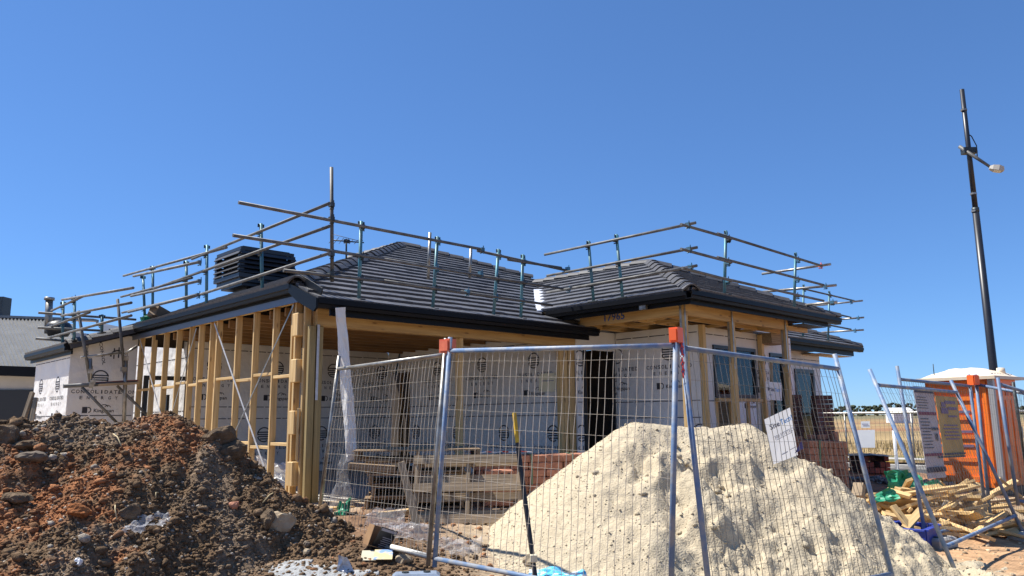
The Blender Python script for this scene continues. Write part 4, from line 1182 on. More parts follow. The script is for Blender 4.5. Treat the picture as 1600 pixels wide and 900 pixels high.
def fence_clamp(label, c, d, w=.13, hh=.13, chain=None):
    t = thing('fence_clamp', label, 'fence clamp', c, math.atan2(d.y, d.x), 'orange fence clamps')
    Mx = Matrix.Translation(c) @ Matrix.Rotation(math.atan2(d.y, d.x), 4, 'Z')
    MB().box(Mx @ Matrix.Translation((0, -.018, 0)), w, .095, hh).build('clamp_plate', M_ORANGE if w < .12 else M_ORANGEF, t)
    MB().box(Mx @ Matrix.Translation((0, -.072, 0)), w * .8, .014, hh * .75).build('clamp_plate', M_ORANGE if w < .12 else M_ORANGEF, t)
    pole('bolt', c - d.normalized() * .0 + Vector((0, 0, -hh * .4)), c + Vector((0, 0, -hh * .62)), .012, M_GALV, t, 6)
    if chain:
        mb = MB()
        for i in range(9):
            p = c + Vector((.02, -.05, -.06 - .028 * i)); s = .012
            ax_ = Vector((1, 0, 0)) if i % 2 else Vector((0, 1, 0))
            mb.tube([p + ax_ * s, p + Vector((0, 0, -.018)) + ax_ * s * .6, p + Vector((0, 0, -.032)), p - ax_ * s + Vector((0, 0, -.016)), p - ax_ * s * .4, p + ax_ * s], .004, 5, False)
        mb.build('chain', plain('red_chain', (.55, .05, .04), .4), t)
    return t
d2 = P(1056, 515, 5.65) - P(703, 527, 7.0); d2.z = 0
fence_clamp('faded orange clamp joining the galvanised and blue fence panels', P(701.5, 541, 7.06), d2, .125, .125)
fence_clamp('bright orange clamp with a red chain between the two blue fence panels', P(1058, 524, 5.66), d2, .07, .11, True)
fence_clamp('orange clamp joining the two fence panels before the toilet', P(1518.5, 594, 10.7), Vector((1, .4, 0)), .118, .135)
def fence_foot(label, p, rz, m):
    t = thing('fence_block', label, 'fence foot', (p.x, p.y, p.z), rz, 'fence feet')
    mb = MB(); M = MW[t]
    mb.prism([M @ Vector(x) for x in ((-.20, -.09, 0), (.20, -.09, 0), (.20, .09, 0), (-.20, .09, 0))], (0, 0, .09))
    mb.build('block', m, t)
    mb = MB()
    mb.add([M @ Vector(x) for x in ((-.20, -.09, .09), (.20, -.09, .09), (.20, .09, .09), (-.20, .09, .09), (-.17, -.065, .115), (.17, -.065, .115), (.17, .065, .115), (-.17, .065, .115))], [(0, 1, 5, 4), (1, 2, 6, 5), (2, 3, 7, 6), (3, 0, 4, 7), (4, 5, 6, 7)])
    mb.build('top', m, t)
    for x in (-.09, .09): MB().tube([M @ Vector((x, 0, .11)), M @ Vector((x, 0, .125))], .03, 10).build('socket', M_CLAMP, t)
    return t
M_FOOT = mat('foot_plastic', (.22, .28, .38), (.17, .21, .27), .7, scale=8, bump=.2)
p = P(650, 917, 6.75); fence_foot('blue grey plastic fence foot under the two left panels', Vector((p.x, p.y, p.z)), .1, M_FOOT)
p = grounded(P(1470, 850, 9.0)); fence_foot('dark fence foot under the poster panel', p, .6, M_CONC)
p = P(1596, 838, 9.7); fence_foot('pale fence foot under the right end of the tilted panel', Vector((p.x, p.y, gz(p.x, p.y) - .01)), .7, M_CONC)

# ------------------------------------------------------------------ signs
def flat_board(name, label, cat, tl, tr, br, bl, m, th=.006, parent=None):
    tl, tr, br, bl = map(Vector, (tl, tr, br, bl))
    t = thing(name, label, cat, (bl + br) / 2)
    U = (tr - tl).normalized(); N = U.cross(tl - bl).normalized(); V = N.cross(U)
    (MB().poly([bl, br, tr, tl]) if m.name == 'sign_board' else MB().prism([bl, br, tr, tl], -N * th)).build('board', m, t)
    return t, tl, U, V, N
M_SIGN = thin_white('sign_board', (.86, .86, .86), .5)
M_NAVY = plain('sign_navy', (.02, .03, .09), .5); M_SKY = plain('sign_blue', (.05, .33, .75), .5); M_PURP = plain('sign_purple', (.06, .04, .16), .5); M_GREYI = plain('sign_grey', (.30, .30, .36), .5)
d = 6.62
t, O, U, V, N = flat_board('site_sign', 'tilted white safety sign with blue lettering hung on the fence before the sand', 'sign', P(1193.8, 655.6, 6.50), P(1234.4, 636.7, 6.72), P(1246.7, 711, 6.70), P(1208.9, 725.6, 6.48), M_SIGN)
sw = (P(1234.4, 636.7, 6.72) - O).length; sh = (P(1208.9, 725.6, 6.48) - O).length
sk = .0
def sign_text(items, m, nm):
    pr = Print2D()
    for it in items:
        if it[0] == 't': pr.text(it[1], it[2] * sw, -it[3] * sh, it[4] * sw, it[5] * sh)
        else: pr.rect(it[1] * sw, -it[2] * sh, it[3] * sw, it[4] * sh)
    pr.build(nm, O, U, V, m, t, .004)
sign_text([('t', 'Site', .27, .215, .36, .125)], M_NAVY, 'lettering')
sign_text([('t', 'Tech!', .71, .215, .46, .125)], M_SKY, 'lettering')
sign_text([('t', '1300 SITETECH', .50, .47, .84, .075)], M_GREYI, 'lettering')
sign_text([('r', .48, .53, .64, .012), ('r', .30, .875, .22, .022), ('r', .62, .865, .24, .014)], M_GREYI, 'rule')
pr = Print2D(); pr.add([(.62 * sw, -.985 * sh), (.99 * sw, -.985 * sh), (.99 * sw, -.80 * sh), (.82 * sw, -.88 * sh)], [(0, 1, 2), (0, 2, 3)]); pr.build('corner_patch', O, U, V, M_PURP, t, .003)
q = pb(-2.44)
t, O, U, V, N = flat_board('site_sign', 'small square safety sign fixed between the porch posts', 'sign', q(1196.5, 596), q(1221, 598), q(1222, 626), q(1197.5, 624.5), plain('sign_cream', (.70, .68, .64), .5))
sw, sh = (q(1221, 598) - O).length, (q(1197.5, 624.5) - O).length
pr = Print2D(); pr.add([(.08 * sw, -.28 * sh), (.26 * sw, -.38 * sh), (.10 * sw, -.52 * sh)], [(0, 2, 1)]); pr.text('Site', .40 * sw, -.42 * sh, .26 * sw, .20 * sh); pr.build('lettering', O, U, V, M_NAVY, t)
pr = Print2D(); pr.text('Tech', .70 * sw, -.42 * sh, .34 * sw, .20 * sh); pr.build('lettering', O, U, V, M_SKY, t)
pr = Print2D(); pr.rect(.25 * sw, -.72 * sh, .2 * sw, .05 * sh); [pr.rect(x * sw, -y * sh, .05 * sw, .05 * sh) for x in (.08, .92) for y in (.08, .92)]; pr.build('marks', O, U, V, M_GREYI, t)
bar('batten', q(1207, 560) - dL * -.03, q(1210, 660) - dL * -.03, .05, .03, M_GREYWOOD, t)
q = pa(4.96)
t, O, U, V, N = flat_board('paper_notice', 'yellowed paper notice pinned near the garage pillar', 'notice', q(842.5, 584), q(869.5, 582.5), q(868.5, 612), q(842, 611.5), mat('sunlit_paper', (.92, .86, .62), (.84, .77, .52), .7, scale=5))  # paper colour brightened to stand in for sun on the notice
sw, sh = (q(869.5, 582.5) - O).length, (q(842, 611.5) - O).length
pr = Print2D(); pr.rect(.5 * sw, -.42 * sh, .7 * sw, .06 * sh); [pr.rect(x * sw, -y * sh, .06 * sw, .06 * sh) for x in (.07, .93) for y in (.07, .93)]; pr.build('marks', O, U, V, M_GREYI, t)
def poster(label, u0, u1, w0, w1, m, marks):
    p = [f5p(u0, w1) + f5n * .012, f5p(u1, w1) + f5n * .012, f5p(u1, w0) + f5n * .012, f5p(u0, w0) + f5n * .012]
    t, O, U, V, N = flat_board('poster', label, 'poster', *p, m, .004)
    sw, sh = (p[1] - p[0]).length, (p[3] - p[0]).length
    D = (p[3] - p[0]).normalized()
    for mm, items in marks:
        pr = Print2D()
        for x, y, w, hh in items: pr.rect(x * sw, -y * sh, w * sw, hh * sh)
        tag(pr.build('print', O, U, -D, mm, t, .003), kind='stuff')
M_PG = mat('poster_grey', (.40, .38, .39), (.35, .33, .35), .6, scale=4); M_PY = mat('poster_yellow', (.40, .275, .075), (.33, .23, .07), .6, scale=5)
M_MAR = plain('print_maroon', (.16, .03, .06), .6); M_PD = plain('print_dark', (.05, .05, .07), .6); M_PP = plain('print_violet', (.16, .11, .20), .6)
poster('long grey poster on the fence panel left of the yellow one', .15, .41, .34, .96, M_PG,
    [(M_MAR, [(.5, .30, .9, .035), (.5, .75, .94, .03), (.58, .91, .5, .05)]), (M_PD, [(.5, .035, .98, .07), (.5, .91, .96, .055), (.75, .47, .35, .03), (.85, .78, .3, .018), (.8, .56, .1, .08)] + [(.32, .12 + .03 * i, .45 + .1 * (i % 3), .008) for i in range(5)] + [(.3, .36 + .035 * i, .4 + .12 * (i % 2), .010) for i in range(10)])])
poster('yellow poster on the fence panel in front of the toilet', .43, .75, .47, .905, M_PY,
    [(M_PP, [(.62, .10, .5, .05), (.7, .20, .4, .05), (.32, .24, .32, .10), (.65, .33, .4, .03), (.3, .14, .2, .08)] + [(.5, .48 + .055 * i, .62 + .1 * (i % 2), .022) for i in range(5)]), (M_PD, [(.5, .94, .96, .03), (.5, .985, .96, .022)])])

# ------------------------------------------------------------------ pallets
def pallet(label, M, w=1.17, d=1.1, nt=7, nb=3, m=None, seed=0, group='timber pallets by the garage'):
    """local x along the boards, y along the bearers, z up; centred, standing on z=0"""
    t = bpy.data.objects.new('pallet', None); COL.objects.link(t); t.matrix_world = M; MW[t] = M.copy()
    tag(t, label, 'pallet', group)
    rnd = random.Random(seed); m = m or M_OLD
    for x in (-w / 2 + .03, 0, w / 2 - .03): bar('bearer', M @ Vector((x, -d / 2, .065)), M @ Vector((x, d / 2, .065)), .045, .09, m, t, M.to_3x3() @ Vector((0, 0, 1)))
    for n, z in ((nt, .12), (nb, .01)):
        for i in range(n):
            y = -d / 2 + .05 + (d - .1) * i / (n - 1) + rnd.gauss(0, .006)
            e = rnd.uniform(-.012, .012)
            bar('board', M @ Vector((-w / 2 + e, y, z)), M @ Vector((w / 2 + e, y + rnd.gauss(0, .006), z)), .095, .019, m, t, M.to_3x3() @ Vector((0, 0, 1)))
    return t
sp0 = P(592, 820, 9.35); zb = gz(sp0.x, sp0.y)
zt0 = P(592, 722, 9.35).z
npal = 5
for i, nm in enumerate(('lowest', 'second', 'third', 'fourth', 'topmost')):
    z = zb + .138 * i
    pallet('weathered timber pallet, %s of the stack behind the left fence panels' % nm, Matrix.Translation((sp0.x + .42 + random.gauss(0, .03), sp0.y + .45, z)) @ Matrix.Rotation(.12 + random.gauss(0, .05), 4, 'Z'), 1.5 if i == 4 else 1.17, 1.0, seed=i)
def lean_matrix(bl, br, tl):
    X = (br - bl).normalized(); Yv = (tl - bl); Yv = (Yv - X * Yv.dot(X)).normalized(); Z = X.cross(Yv)
    c = (bl + br) / 2 + Yv * ((tl - bl).length / 2)
    M = Matrix(((X.x, Yv.x, Z.x, 0), (X.y, Yv.y, Z.y, 0), (X.z, Yv.z, Z.z, 0), (0, 0, 0, 1))); M.translation = c
    return M, (br - bl).length, (tl - bl).length
bl, br, tl = P(640, 868, 8.35), P(800, 866, 8.35), P(640, 712, 8.72)
Mx, ww, dd = lean_matrix(bl, br, tl)
pallet('grey weathered pallet leaning on its edge behind the blue upright', Mx @ Matrix.Rotation(math.pi, 4, 'X') @ Matrix.Translation((.06, 0, -.02)), ww + .12, dd, 6, 4, M_GREYWOOD, 20)
tag(bar('plank', P(627, 722, 8.25), P(655, 838, 8.1), .075, .045, M_GREYWOOD, None, Vector((0, -1, .2))), 'short grey plank leaning upright against the pallets', 'plank')
for i, (x0, y0, x1, y1, dp, l) in enumerate(((545, 728, 618, 733, 9.0, 'thick grey timber offcut lying on top of the pallet stack'), (590, 806, 640, 800, 8.7, 'short pale timber offcut on the ground before the pallet stack'))):
    tag(bar('timber_offcut', P(x0, y0, dp), P(x1, y1, dp), .1, .075, M_OLD if i == 0 else M_PINE, None), l, 'offcut')
tag(bar('plank', P(497, 797, 9.0), P(548, 793, 9.6), .12, .04, M_PINE, None), 'pale plank lying flat at the foot of the treated post', 'plank')

# ------------------------------------------------------------------ bricks
def brick_pack(name, label, M, nx, ny, nz, bs, m, skip=(), straps=(), gap=.004, cat='brick pack', holes=None, jitter=.003):
    """only the bricks one can see from outside; local x right, y back, z up, origin at the front bottom left"""
    t = bpy.data.objects.new(name, None); COL.objects.link(t); t.matrix_world = M; MW[t] = M.copy()
    tag(t, label, cat)
    bx, by, bz = bs
    up = M.to_3x3() @ Vector((0, 0, 1))
    for k in range(nz):
        for j in range(ny):
            for i in range(nx):
                if (i, j, k) in skip: continue
                if 0 < i < nx - 1 and 0 < j and k < nz - 1 and not any((i, jj, k) in skip for jj in range(j)): continue
                o = Vector((bx * (i + .5) + random.gauss(0, jitter), by * (j + .5) + random.gauss(0, jitter * 2), bz * (k + .5)))
                if by >= bx: p0, p1, w = o + Vector((0, -by / 2 + gap / 2, 0)), o + Vector((0, by / 2 - gap / 2, 0)), bx - gap
                else: p0, p1, w = o + Vector((-bx / 2 + gap / 2, 0, 0)), o + Vector((bx / 2 - gap / 2, 0, 0)), by - gap
                bar('brick', M @ p0, M @ p1, w, bz - gap, m, t, up)
    W_, D_, H_ = bx * nx, by * ny, bz * nz
    for sx in straps:
        mb = MB()
        for p0, p1 in (((sx, -.006, 0), (sx, -.006, H_ + .006)), ((sx, -.006, H_ + .006), (sx, D_, H_ + .006))):
            mb.bar(M @ Vector(p0), M @ Vector(p1), .022, .004, M.to_3x3() @ Vector((0, -1, 0)) if p0[1] == p1[1] else up)
        mb.build('strap', M_STRAP, t)
    if holes:
        mb = MB()
        for (x, y, z), n in holes:
            p = M @ Vector((x, y, z)); nn = (M.to_3x3() @ Vector(n)).normalized()
            mb.tube([p - nn * .01, p + nn * .0025], .016, 8)
        tag(mb.build('painted_core_holes', M_BLACK, t), kind='stuff')  # solid black discs on the brick faces paint the dark of the holes
    return t
def pack_at(px, py, d, rz, sink=0., tilt=0.):
    p = P(px, py, d)
    return Matrix.Translation((p.x, p.y, gz(p.x, p.y) - sink)) @ Matrix.Rotation(rz, 4, 'Z') @ Matrix.Rotation(tilt, 4, 'Y')
# pack beside the sand, near right
nx_, nz_ = 8, 8
M1 = pack_at(1268, 776, 12.0, R(3), .02, R(2.2))
hz = (P(1268, 688, 12.0).z - M1.translation.z) / nz_
bxw = (P(1322, 700, 12.0).x - P(1267, 700, 12.0).x + .03) / nx_ * 1.06
hl = [((bxw * nx_, .06 + .23 * j + .055 * u, hz * (k + .3 + .38 * w)), (1, 0, 0)) for j in range(3) for k in range(nz_) for u in range(3) for w in range(2)]
b1 = brick_pack('brick_pack', 'strapped pack of red bricks right of the sand heap', M1, nx_, 3, nz_, (bxw, .235, hz), M_BRICK, skip={(5, 0, 1), (4, 0, 1), (5, 1, 1), (4, 1, 1), (1, 0, 1)}, straps=(bxw * 2.1,), holes=hl)
M1b = pack_at(1253, 776, 12.35, R(3), .02, R(2.2))
brick_pack('brick_pack', 'dark shaded pack of red bricks half hidden by the white sign', M1b @ Matrix.Translation((-.12, .12, 0)), 3, 3, nz_, (bxw, .235, hz), M_BRICK)
top = M1 @ Vector((bxw * 3.2, .2, hz * nz_))
for i, (dx, dy, rz, h0) in enumerate(((.30, .12, .3, 0), (.06, .05, .9, 0), (.16, .2, -.4, 0), (-.05, .16, .2, 0))):
    pz = top + Vector((dx, dy, .048)); v = Vector((math.cos(rz), math.sin(rz), 0)) * .06
    tag(bar('loose_brick', pz - v * (.9 if i else .7), pz + v * (.9 if i else .7), .1, .075 if i else .16, M_BRICK, None), ('red brick standing up on top of the strapped pack', 'half brick lying nearest the strap on top of the pack', 'broken brick lying behind the half brick on top of the pack', 'broken brick lying at the left on top of the strapped pack')[i], 'brick')
# dark face brick stacks behind
for (x0, x1, yt, dp, l, rz) in ((1275, 1303, 617.5, 14.6, 'dark brown brick stack before the right wing, the wider right one', .15), (1239, 1254, 616.5, 14.9, 'dark brown brick stack beside the porch post, the narrow left one', .15)):
    p0, p1 = P(x0, yt, dp), P(x1, yt, dp); g0 = gz(p0.x, p0.y)
    n = int(round((p0.z - g0) / .08)); nxx = max(2, int(round((p1.x - p0.x) / .115)))
    brick_pack('brick_stack', l, Matrix.Translation((p0.x, p0.y, g0)) @ Matrix.Rotation(rz, 4, 'Z'), nxx, 1, n, ((p1.x - p0.x) / nxx, .23, (p0.z - g0) / n), M_BRICKD, cat='brick stack', gap=.006, jitter=.0025)
# packs before the garage
M2 = pack_at(742, 790, 10.2, R(8)); hgt = P(800, 712, 10.2).z - M2.translation.z
nz2 = 6
b2 = brick_pack('brick_pack', 'wide pack of red bricks before the garage opening, behind the pallets', M2, 7, 2, nz2, (.235, .24, hgt / nz2), M_BRICK, straps=(.75, 1.3), jitter=.006)
M3 = pack_at(756, 790, 9.55, R(6)); h3 = P(780, 735, 9.55).z - M3.translation.z
hl = [((.055 + .085 * i, 0, h3 - .05 - .055 * k), (0, -1, 0)) for i in range(4) for k in range(3)]
brick_pack('brick_pack', 'small pack of red bricks with core holes facing out behind the leaning pallet', M3, 2, 1, 4, (.18, .24, h3 / 4), M_BRICK, holes=hl)
tp0 = M2 @ Vector((.05, .05, hgt + .02)); cr = M2.to_3x3()
t = thing('barrier_tape', 'red and white barrier tape lying on the brick pack', 'barrier tape', tp0)
M_RED = plain('tape_red', (.70, .06, .03), .5)
segs = [Vector((x, .05 + .04 * math.sin(x * 9), .012 + .02 * abs(math.sin(x * 14)))) for x in np.linspace(-.2, .70, 13)]
for i in range(12):
    a_, b_ = M2 @ (segs[i] + Vector((.05, 0, hgt + .02))), M2 @ (segs[i + 1] + Vector((.05, 0, hgt + .02)))
    bar('tape_band', a_, b_, .085, .012, M_RED if i % 3 == 1 else M_WHITE, t)

# ------------------------------------------------------------------ heap of timber offcuts, tub, tarps
cxp, cyp = 5.45, 10.0
def offcut_label(right, i, x, y, v, L):
    col_ = 'grey' if (right and i % 2) else 'pine'
    size = 'short' if L < .6 else ('long' if L > .85 else 'middling')
    lie = 'tilted' if abs(v.normalized().z) > .3 else 'flat lying'
    if right: where = 'in the right hand scraps below the posters, ' + ('towards the toilet' if y > 11.3 else 'towards the fence')
    else: where = 'in the left part of the timber heap, ' + ('at its front' if y < 10.0 else ('at its back' if y > 10.5 else 'in its middle'))
    return '%s %s %s offcut %s' % (size, lie, col_, where)
for i in range(104):
    right = i % 3 == 0
    if right: x, y = random.uniform(6.0, 7.3), random.uniform(10.8, 11.9); pk = .34
    else:
        x, y = random.uniform(4.75, 6.2), random.uniform(9.55, 10.9); pk = .55
    r = math.hypot((x - (6.6 if right else 5.4)) / .9, (y - (11.3 if right else 10.2)) / .75)
    z = gz(x, y) + max(.03, pk * (1.05 - r) * random.uniform(.35, 1.05))
    L = random.uniform(.35, 1.1); a = random.uniform(0, math.pi) if i % 2 else random.gauss(.15, .35)
    v = Vector((math.cos(a), math.sin(a), random.gauss(0, .30))).normalized() * L / 2
    w, h = random.choice(((.09, .035), (.07, .035), (.09, .04), (.11, .04), (.045, .035), (.07, .04)))
    c = Vector((x, y, z))
    low = min((c - v).z - gz((c - v).x, (c - v).y), (c + v).z - gz((c + v).x, (c + v).y))
    if low < .03: c.z += .03 - low
    tag(bar('timber_offcut', c - v, c + v, w, h, M_GREYWOOD if (right and i % 2) else M_PINE, None, Vector((random.gauss(0, .5), random.gauss(0, .5), 1))),
        offcut_label(right, i, x, y, v, L), 'offcut', 'timber offcuts in a heap')
for (x0, y0, x1, y1, dp0, dp1, l) in ((1395, 790, 1424, 828, 9.35, 9.2, 'pine offcut crossed over another at the front of the heap, falling to the right'), (1440, 797, 1414, 826, 9.35, 9.2, 'pine offcut crossed under another at the front of the heap, rising to the right'), (1356, 776, 1470, 760, 10.4, 11.0, 'long pine offcut lying across the back of the heap'), (1385, 765, 1423, 776, 10.2, 10.0, 'broad pine offcut near the green tarp'), (1460, 775, 1530, 757, 10.9, 11.6, 'long pale plank lying below the yellow poster')):
    tag(bar('timber_offcut', P(x0, y0, dp0), P(x1, y1, dp1), .09, .04, M_PINE, None, Vector((.1, -.5, 1))), l, 'offcut')
tag(bar('timber_stump', P(1340, 778, 9.9), P(1343, 757, 10.0), .13, .10, M_GREYWOOD, None), 'grey timber stub standing at the sand edge by the bricks', 'timber stub')
# blue tub
b0, b1p = P(1376, 816, 9.05), P(1446, 838, 8.75)
t = thing('plastic_tub', 'low blue plastic tub at the foot of the timber heap', 'tub', grounded((b0 + b1p) / 2))
U = b1p - b0; U.z = 0; L = U.length; U.normalize(); Bk = Vector((-U.y, U.x, 0)); z0 = gz(b0.x, b0.y) - .03
hgt_ = max(.12, (b0.z + b1p.z) / 2 - z0)
def tubp(u, v, z): return Vector((b0.x, b0.y, z0)) + U * u + Bk * v + Vector((0, 0, z))
for nm, a_, b_ in (('front_wall', (0, 0), (L, 0)), ('back_wall', (0, .62), (L, .62)), ('side_wall', (0, .03), (0, .60)), ('side_wall', (L, .03), (L, .60))):
    bar(nm, tubp(*a_, hgt_ / 2), tubp(*b_, hgt_ / 2), .02, hgt_, M_TUBBLUE, t)
    bar('rim', tubp(*a_, hgt_), tubp(*b_, hgt_), .06, .022, M_TUBBLUE, t)
bar('floor', tubp(0.02, .31, .02), tubp(L - .02, .31, .02), .56, .012, M_TUBBLUE, t)
p = P(1417, 758, 10.9); crumple('tarp', [p + Vector((-.30, .1, .17)), p + Vector((.3, .15, .18)), p + Vector((.36, -.1, -.14)), p + Vector((-.28, -.1, -.12))], 14, 10, .20, M_GREEN, 'crumpled green tarp on the timber heap', 'tarp', 12, None, 3.)
p = P(1386, 776, 10.0); crumple('tarp', [p + Vector((-.14, .05, .04)), p + Vector((.14, .1, .10)), p + Vector((.15, -.05, -.02)), p + Vector((-.16, -.05, -.07))], 8, 6, .09, M_GREEN, 'small green plastic scrap among the pine offcuts', 'tarp', 14)
p = P(1452, 762, 11.4); crumple('tarp', [p + Vector((-.2, .05, .08)), p + Vector((.22, .1, .10)), p + Vector((.25, -.05, -.08)), p + Vector((-.2, -.05, -.07))], 8, 6, .10, M_GREEN, 'strip of green tarp behind the grey poster', 'tarp', 15)
p = P(1490, 800, 10.4); crumple('film_sheet', [p + Vector((-.10, .05, .18)), p + Vector((.10, .1, .20)), p + Vector((.12, -.05, -.06)), p + Vector((-.12, -.05, -.07))], 10, 10, .12, M_FILM, 'crumpled clear film in the scraps below the yellow poster', 'plastic film', 16)
red = P(1432, 858, 8.35); red.z = gz(red.x, red.y) + .012
crumple('plastic_scrap', [red + Vector((-.11, .07, 0)), red + Vector((.02, .10, .02)), red + Vector((.16, -.06, 0)), red + Vector((.03, -.07, 0))], 5, 4, .02, plain('red_plastic', (.5, .09, .04), .5), 'flat red plastic scrap on the sand before the blue tub', 'scrap', 17)
# dark heaps of soil at the fence, right
x, y = RNG.normal(7.35, .42, 2600), RNG.normal(10.5, .45, 2600)
hh = .30 * np.exp(-((x - 7.35) / .5) ** 2 - ((y - 10.5) / .55) ** 2)
pts = np.stack([x, y, ground_z(x, y) + hh * RNG.uniform(0, 1, len(x))], 1)
cc = np.array([.17, .085, .045]) * RNG.uniform(.5, 1.4, (len(x), 1))
stuff('soil_mound_clods', fast_mesh('soil_mound_clods', *clod_geo(pts, .010 + .035 * RNG.uniform(0, 1, len(x)) ** 3, cc)), M_SOIL, 'low mound of red brown soil behind the tilted fence panel', 'soil clods')
# brick remnant under black plastic, grey rubble beside it
p0 = P(1352, 750, 15.0); g0 = gz(p0.x, p0.y)
Mx = Matrix.Translation((p0.x, p0.y, g0)) @ Matrix.Rotation(R(12), 4, 'Z')
brick_pack('brick_stack', 'low stack of dark bricks under black plastic by the far road', Mx, 5, 2, 3, (.115, .23, .11), M_BRICKD, skip={(1, 0, 2), (3, 0, 2), (2, 0, 1), (2, 0, 2)}, cat='brick stack', gap=.008)
tp_ = [Mx @ Vector(x) for x in ((-.08, .6, .36), (.66, .6, .35), (.68, -.1, .345), (-.1, -.1, .35))]
crumple('plastic_cover', tp_, 10, 8, .05, M_BLACK, 'black plastic cover on the low stack of dark bricks', 'plastic cover', 21)
x, y = RNG.normal(p0.x + .55, .5, 500), RNG.normal(p0.y - .9, .22, 500)
pts = np.stack([x, y, ground_z(x, y) + .06 * RNG.uniform(0, 1, 500)], 1)
stuff('grey_rubble', fast_mesh('grey_rubble', *clod_geo(pts, RNG.uniform(.02, .06, 500), np.array([.22, .21, .20]) * RNG.uniform(.6, 1.3, (500, 1)))), M_SOIL, 'grey broken rubble before the low dark brick stack', 'rubble')

# ------------------------------------------------------------------ portable toilet
tc_ = Vector((8.36, 13.5, 0)); tc_.z = gz(8.36, 13.5)
rzT = math.atan2(-.61, .79) * 0 + math.atan2(.61, .79)      # local x runs along the right face, y along the left face
to = thing('portable_toilet', 'orange portable toilet with a white domed roof and a grey corner post', 'portable toilet', tc_, rzT)
MT = MW[to]
def tb(name, x0, x1, y0, y1, z0, z1, m):
    return MB().box(MT @ Matrix.Translation(((x0 + x1) / 2, (y0 + y1) / 2, (z0 + z1) / 2)), x1 - x0, y1 - y0, z1 - z0).build(name, m, to)
M_TOI = mat('toilet_plastic', (.86, .20, .02), (.80, .17, .016), .42, scale=2, rand=.02)
M_ROOFW = mat('toilet_roof', (.74, .63, .48), (.66, .54, .39), .55, scale=4, bump=.1)
M_GREYP = plain('grey_plastic', (.36, .36, .36), .4, .2)
TWd = 1.14; TH = 2.19 - tc_.z
tb('body', .03, TWd, .03, TWd, .12, TH, M_TOI)
tb('skid', -.02, TWd + .02, -.02, TWd + .02, 0, .12, M_BLACK)
tb('corner_post', -.035, .05, -.035, .05, .10, TH + .02, M_GREYP)
# left face (x = 0.03): ribs, vents
for y0, y1, z0, z1 in ((.10, .16, .2, 1.95), (.24, .29, .2, 1.95), (.36, TWd - .04, 1.86, 1.97), (.36, TWd - .04, .2, .30), (TWd - .08, TWd - .02, .3, 1.86)):
    tb('rib', -.005, .03, y0, y1, z0, z1, M_TOI)
for z in (.55, .95, 1.28, 1.62): tb('rib', .0, .03, .36, TWd - .08, z, z + .07, M_TOI)
for z in (1.40, 1.05, .80): tb('slot', .012, .032, .40, .95, z, z + .045, M_PP)
for i in range(9): tb('vent_slot', .02, .033, .2 + .1 * i, .25 + .1 * i, 2.02, 2.09, M_PP)
# right face (y = 0.03): door
tb('door', .12, 1.06, .0, .03, .16, 1.98, M_TOI)
for x0, x1 in ((.20, .42), (.50, .68), (.76, .98)): tb('door_rib', x0, x1, -.018, .0, .26, 1.62, M_TOI)
for i in range(8): tb('vent_slot', .10 + .12 * i, .15 + .12 * i, .015, .033, 2.02, 2.09, M_PP)
for i in range(3): tb('door_vent', .3 + .25 * i, .42 + .25 * i, -.012, .0, 1.70, 1.90, plain('dark_orange', (.45, .08, .01), .5))
tb('sticker', .22, .40, -.026, -.018, 1.28, 1.46, M_GREYP); tb('handle', .98, 1.02, -.05, -.02, .95, 1.15, M_GREYP)
# roof: rim and a low ribbed dome
tb('roof_rim', -.10, TWd + .10, -.10, TWd + .10, TH, TH + .055, M_ROOFW)
v, f = [], []
ng = 20
for j in range(ng + 1):
    for i in range(ng + 1):
        x, y = -.09 + (TWd + .18) * i / ng, -.09 + (TWd + .18) * j / ng
        u, w = 2 * i / ng - 1, 2 * j / ng - 1
        z = .17 * (1 - u ** 4) * (1 - w ** 2 * .9) * (1 - w ** 6) + .016 * (1 - max(abs(u), abs(w)) ** 8) * (abs((j / ng * 4) % 1 - .5) < .16)
        v.append(MT.inverted() @ (MT @ Vector((x, y, TH + .055 + z))))
for j in range(ng):
    for i in range(ng):
        a = j * (ng + 1) + i; f.append((a, a + 1, a + ng + 2, a + ng + 1))
place(newmesh('roof', v, f, True, [M_ROOFW]), 'roof', MT, to)
vb_ = MB(); vb_.tube([MT @ Vector((.75, .10, TH + .1)), MT @ Vector((.75, .10, TH + .22)), MT @ Vector((.75, .10, TH + .225))], [.075, .065, .03], 12); vb_.build('vent_cap', M_ROOFW, to, True)
pole('vent_rod', MT @ Vector((.02, .95, TH + .03)), MT @ Vector((.02, .95, TH + .32)), .008, M_CLAMP, to, 6)

# ------------------------------------------------------------------ street light
lt, lbm = P(1503, 140, 17.0), P(1553, 583, 17.0)
bx_, by_ = lbm.x + (lbm.x - lt.x) * .55, 17.0
sl_ = thing('street_light', 'tall black street light pole with one short arm behind the toilet', 'street light', (bx_, by_, gz(bx_, by_)))
gb_ = Vector((bx_, by_, gz(bx_, by_)))
M_POLE = mat('pole_paint', (.018, .021, .03), (.014, .016, .022), .4, scale=5, rand=.0)
kn = lbm.lerp(lt, .56)
mb = MB(); mb.tube([gb_, lbm, kn], [.092, .086, .072], 16); mb.build('lower_pole', M_POLE, sl_, True)
mb = MB(); mb.tube([kn, lt], [.058, .05], 14); mb.build('upper_pole', M_POLE, sl_, True)
mb = MB(); mb.tube([kn - (lt - kn).normalized() * .05, kn + (lt - kn).normalized() * .05], .078, 14); mb.build('collar', M_CLAMP, sl_, True)
for px, py in ((1521, 303), (1523, 330), (1506, 172)):
    p = P(px, py, 17.0); mb = MB(); mb.tube([p - Vector((0, 0, .02)), p + Vector((0, 0, .02))], .07, 12); mb.build('band', M_GALV, sl_)
ac0, ac1 = P(1499, 229, 17.05), P(1549, 262, 16.6)
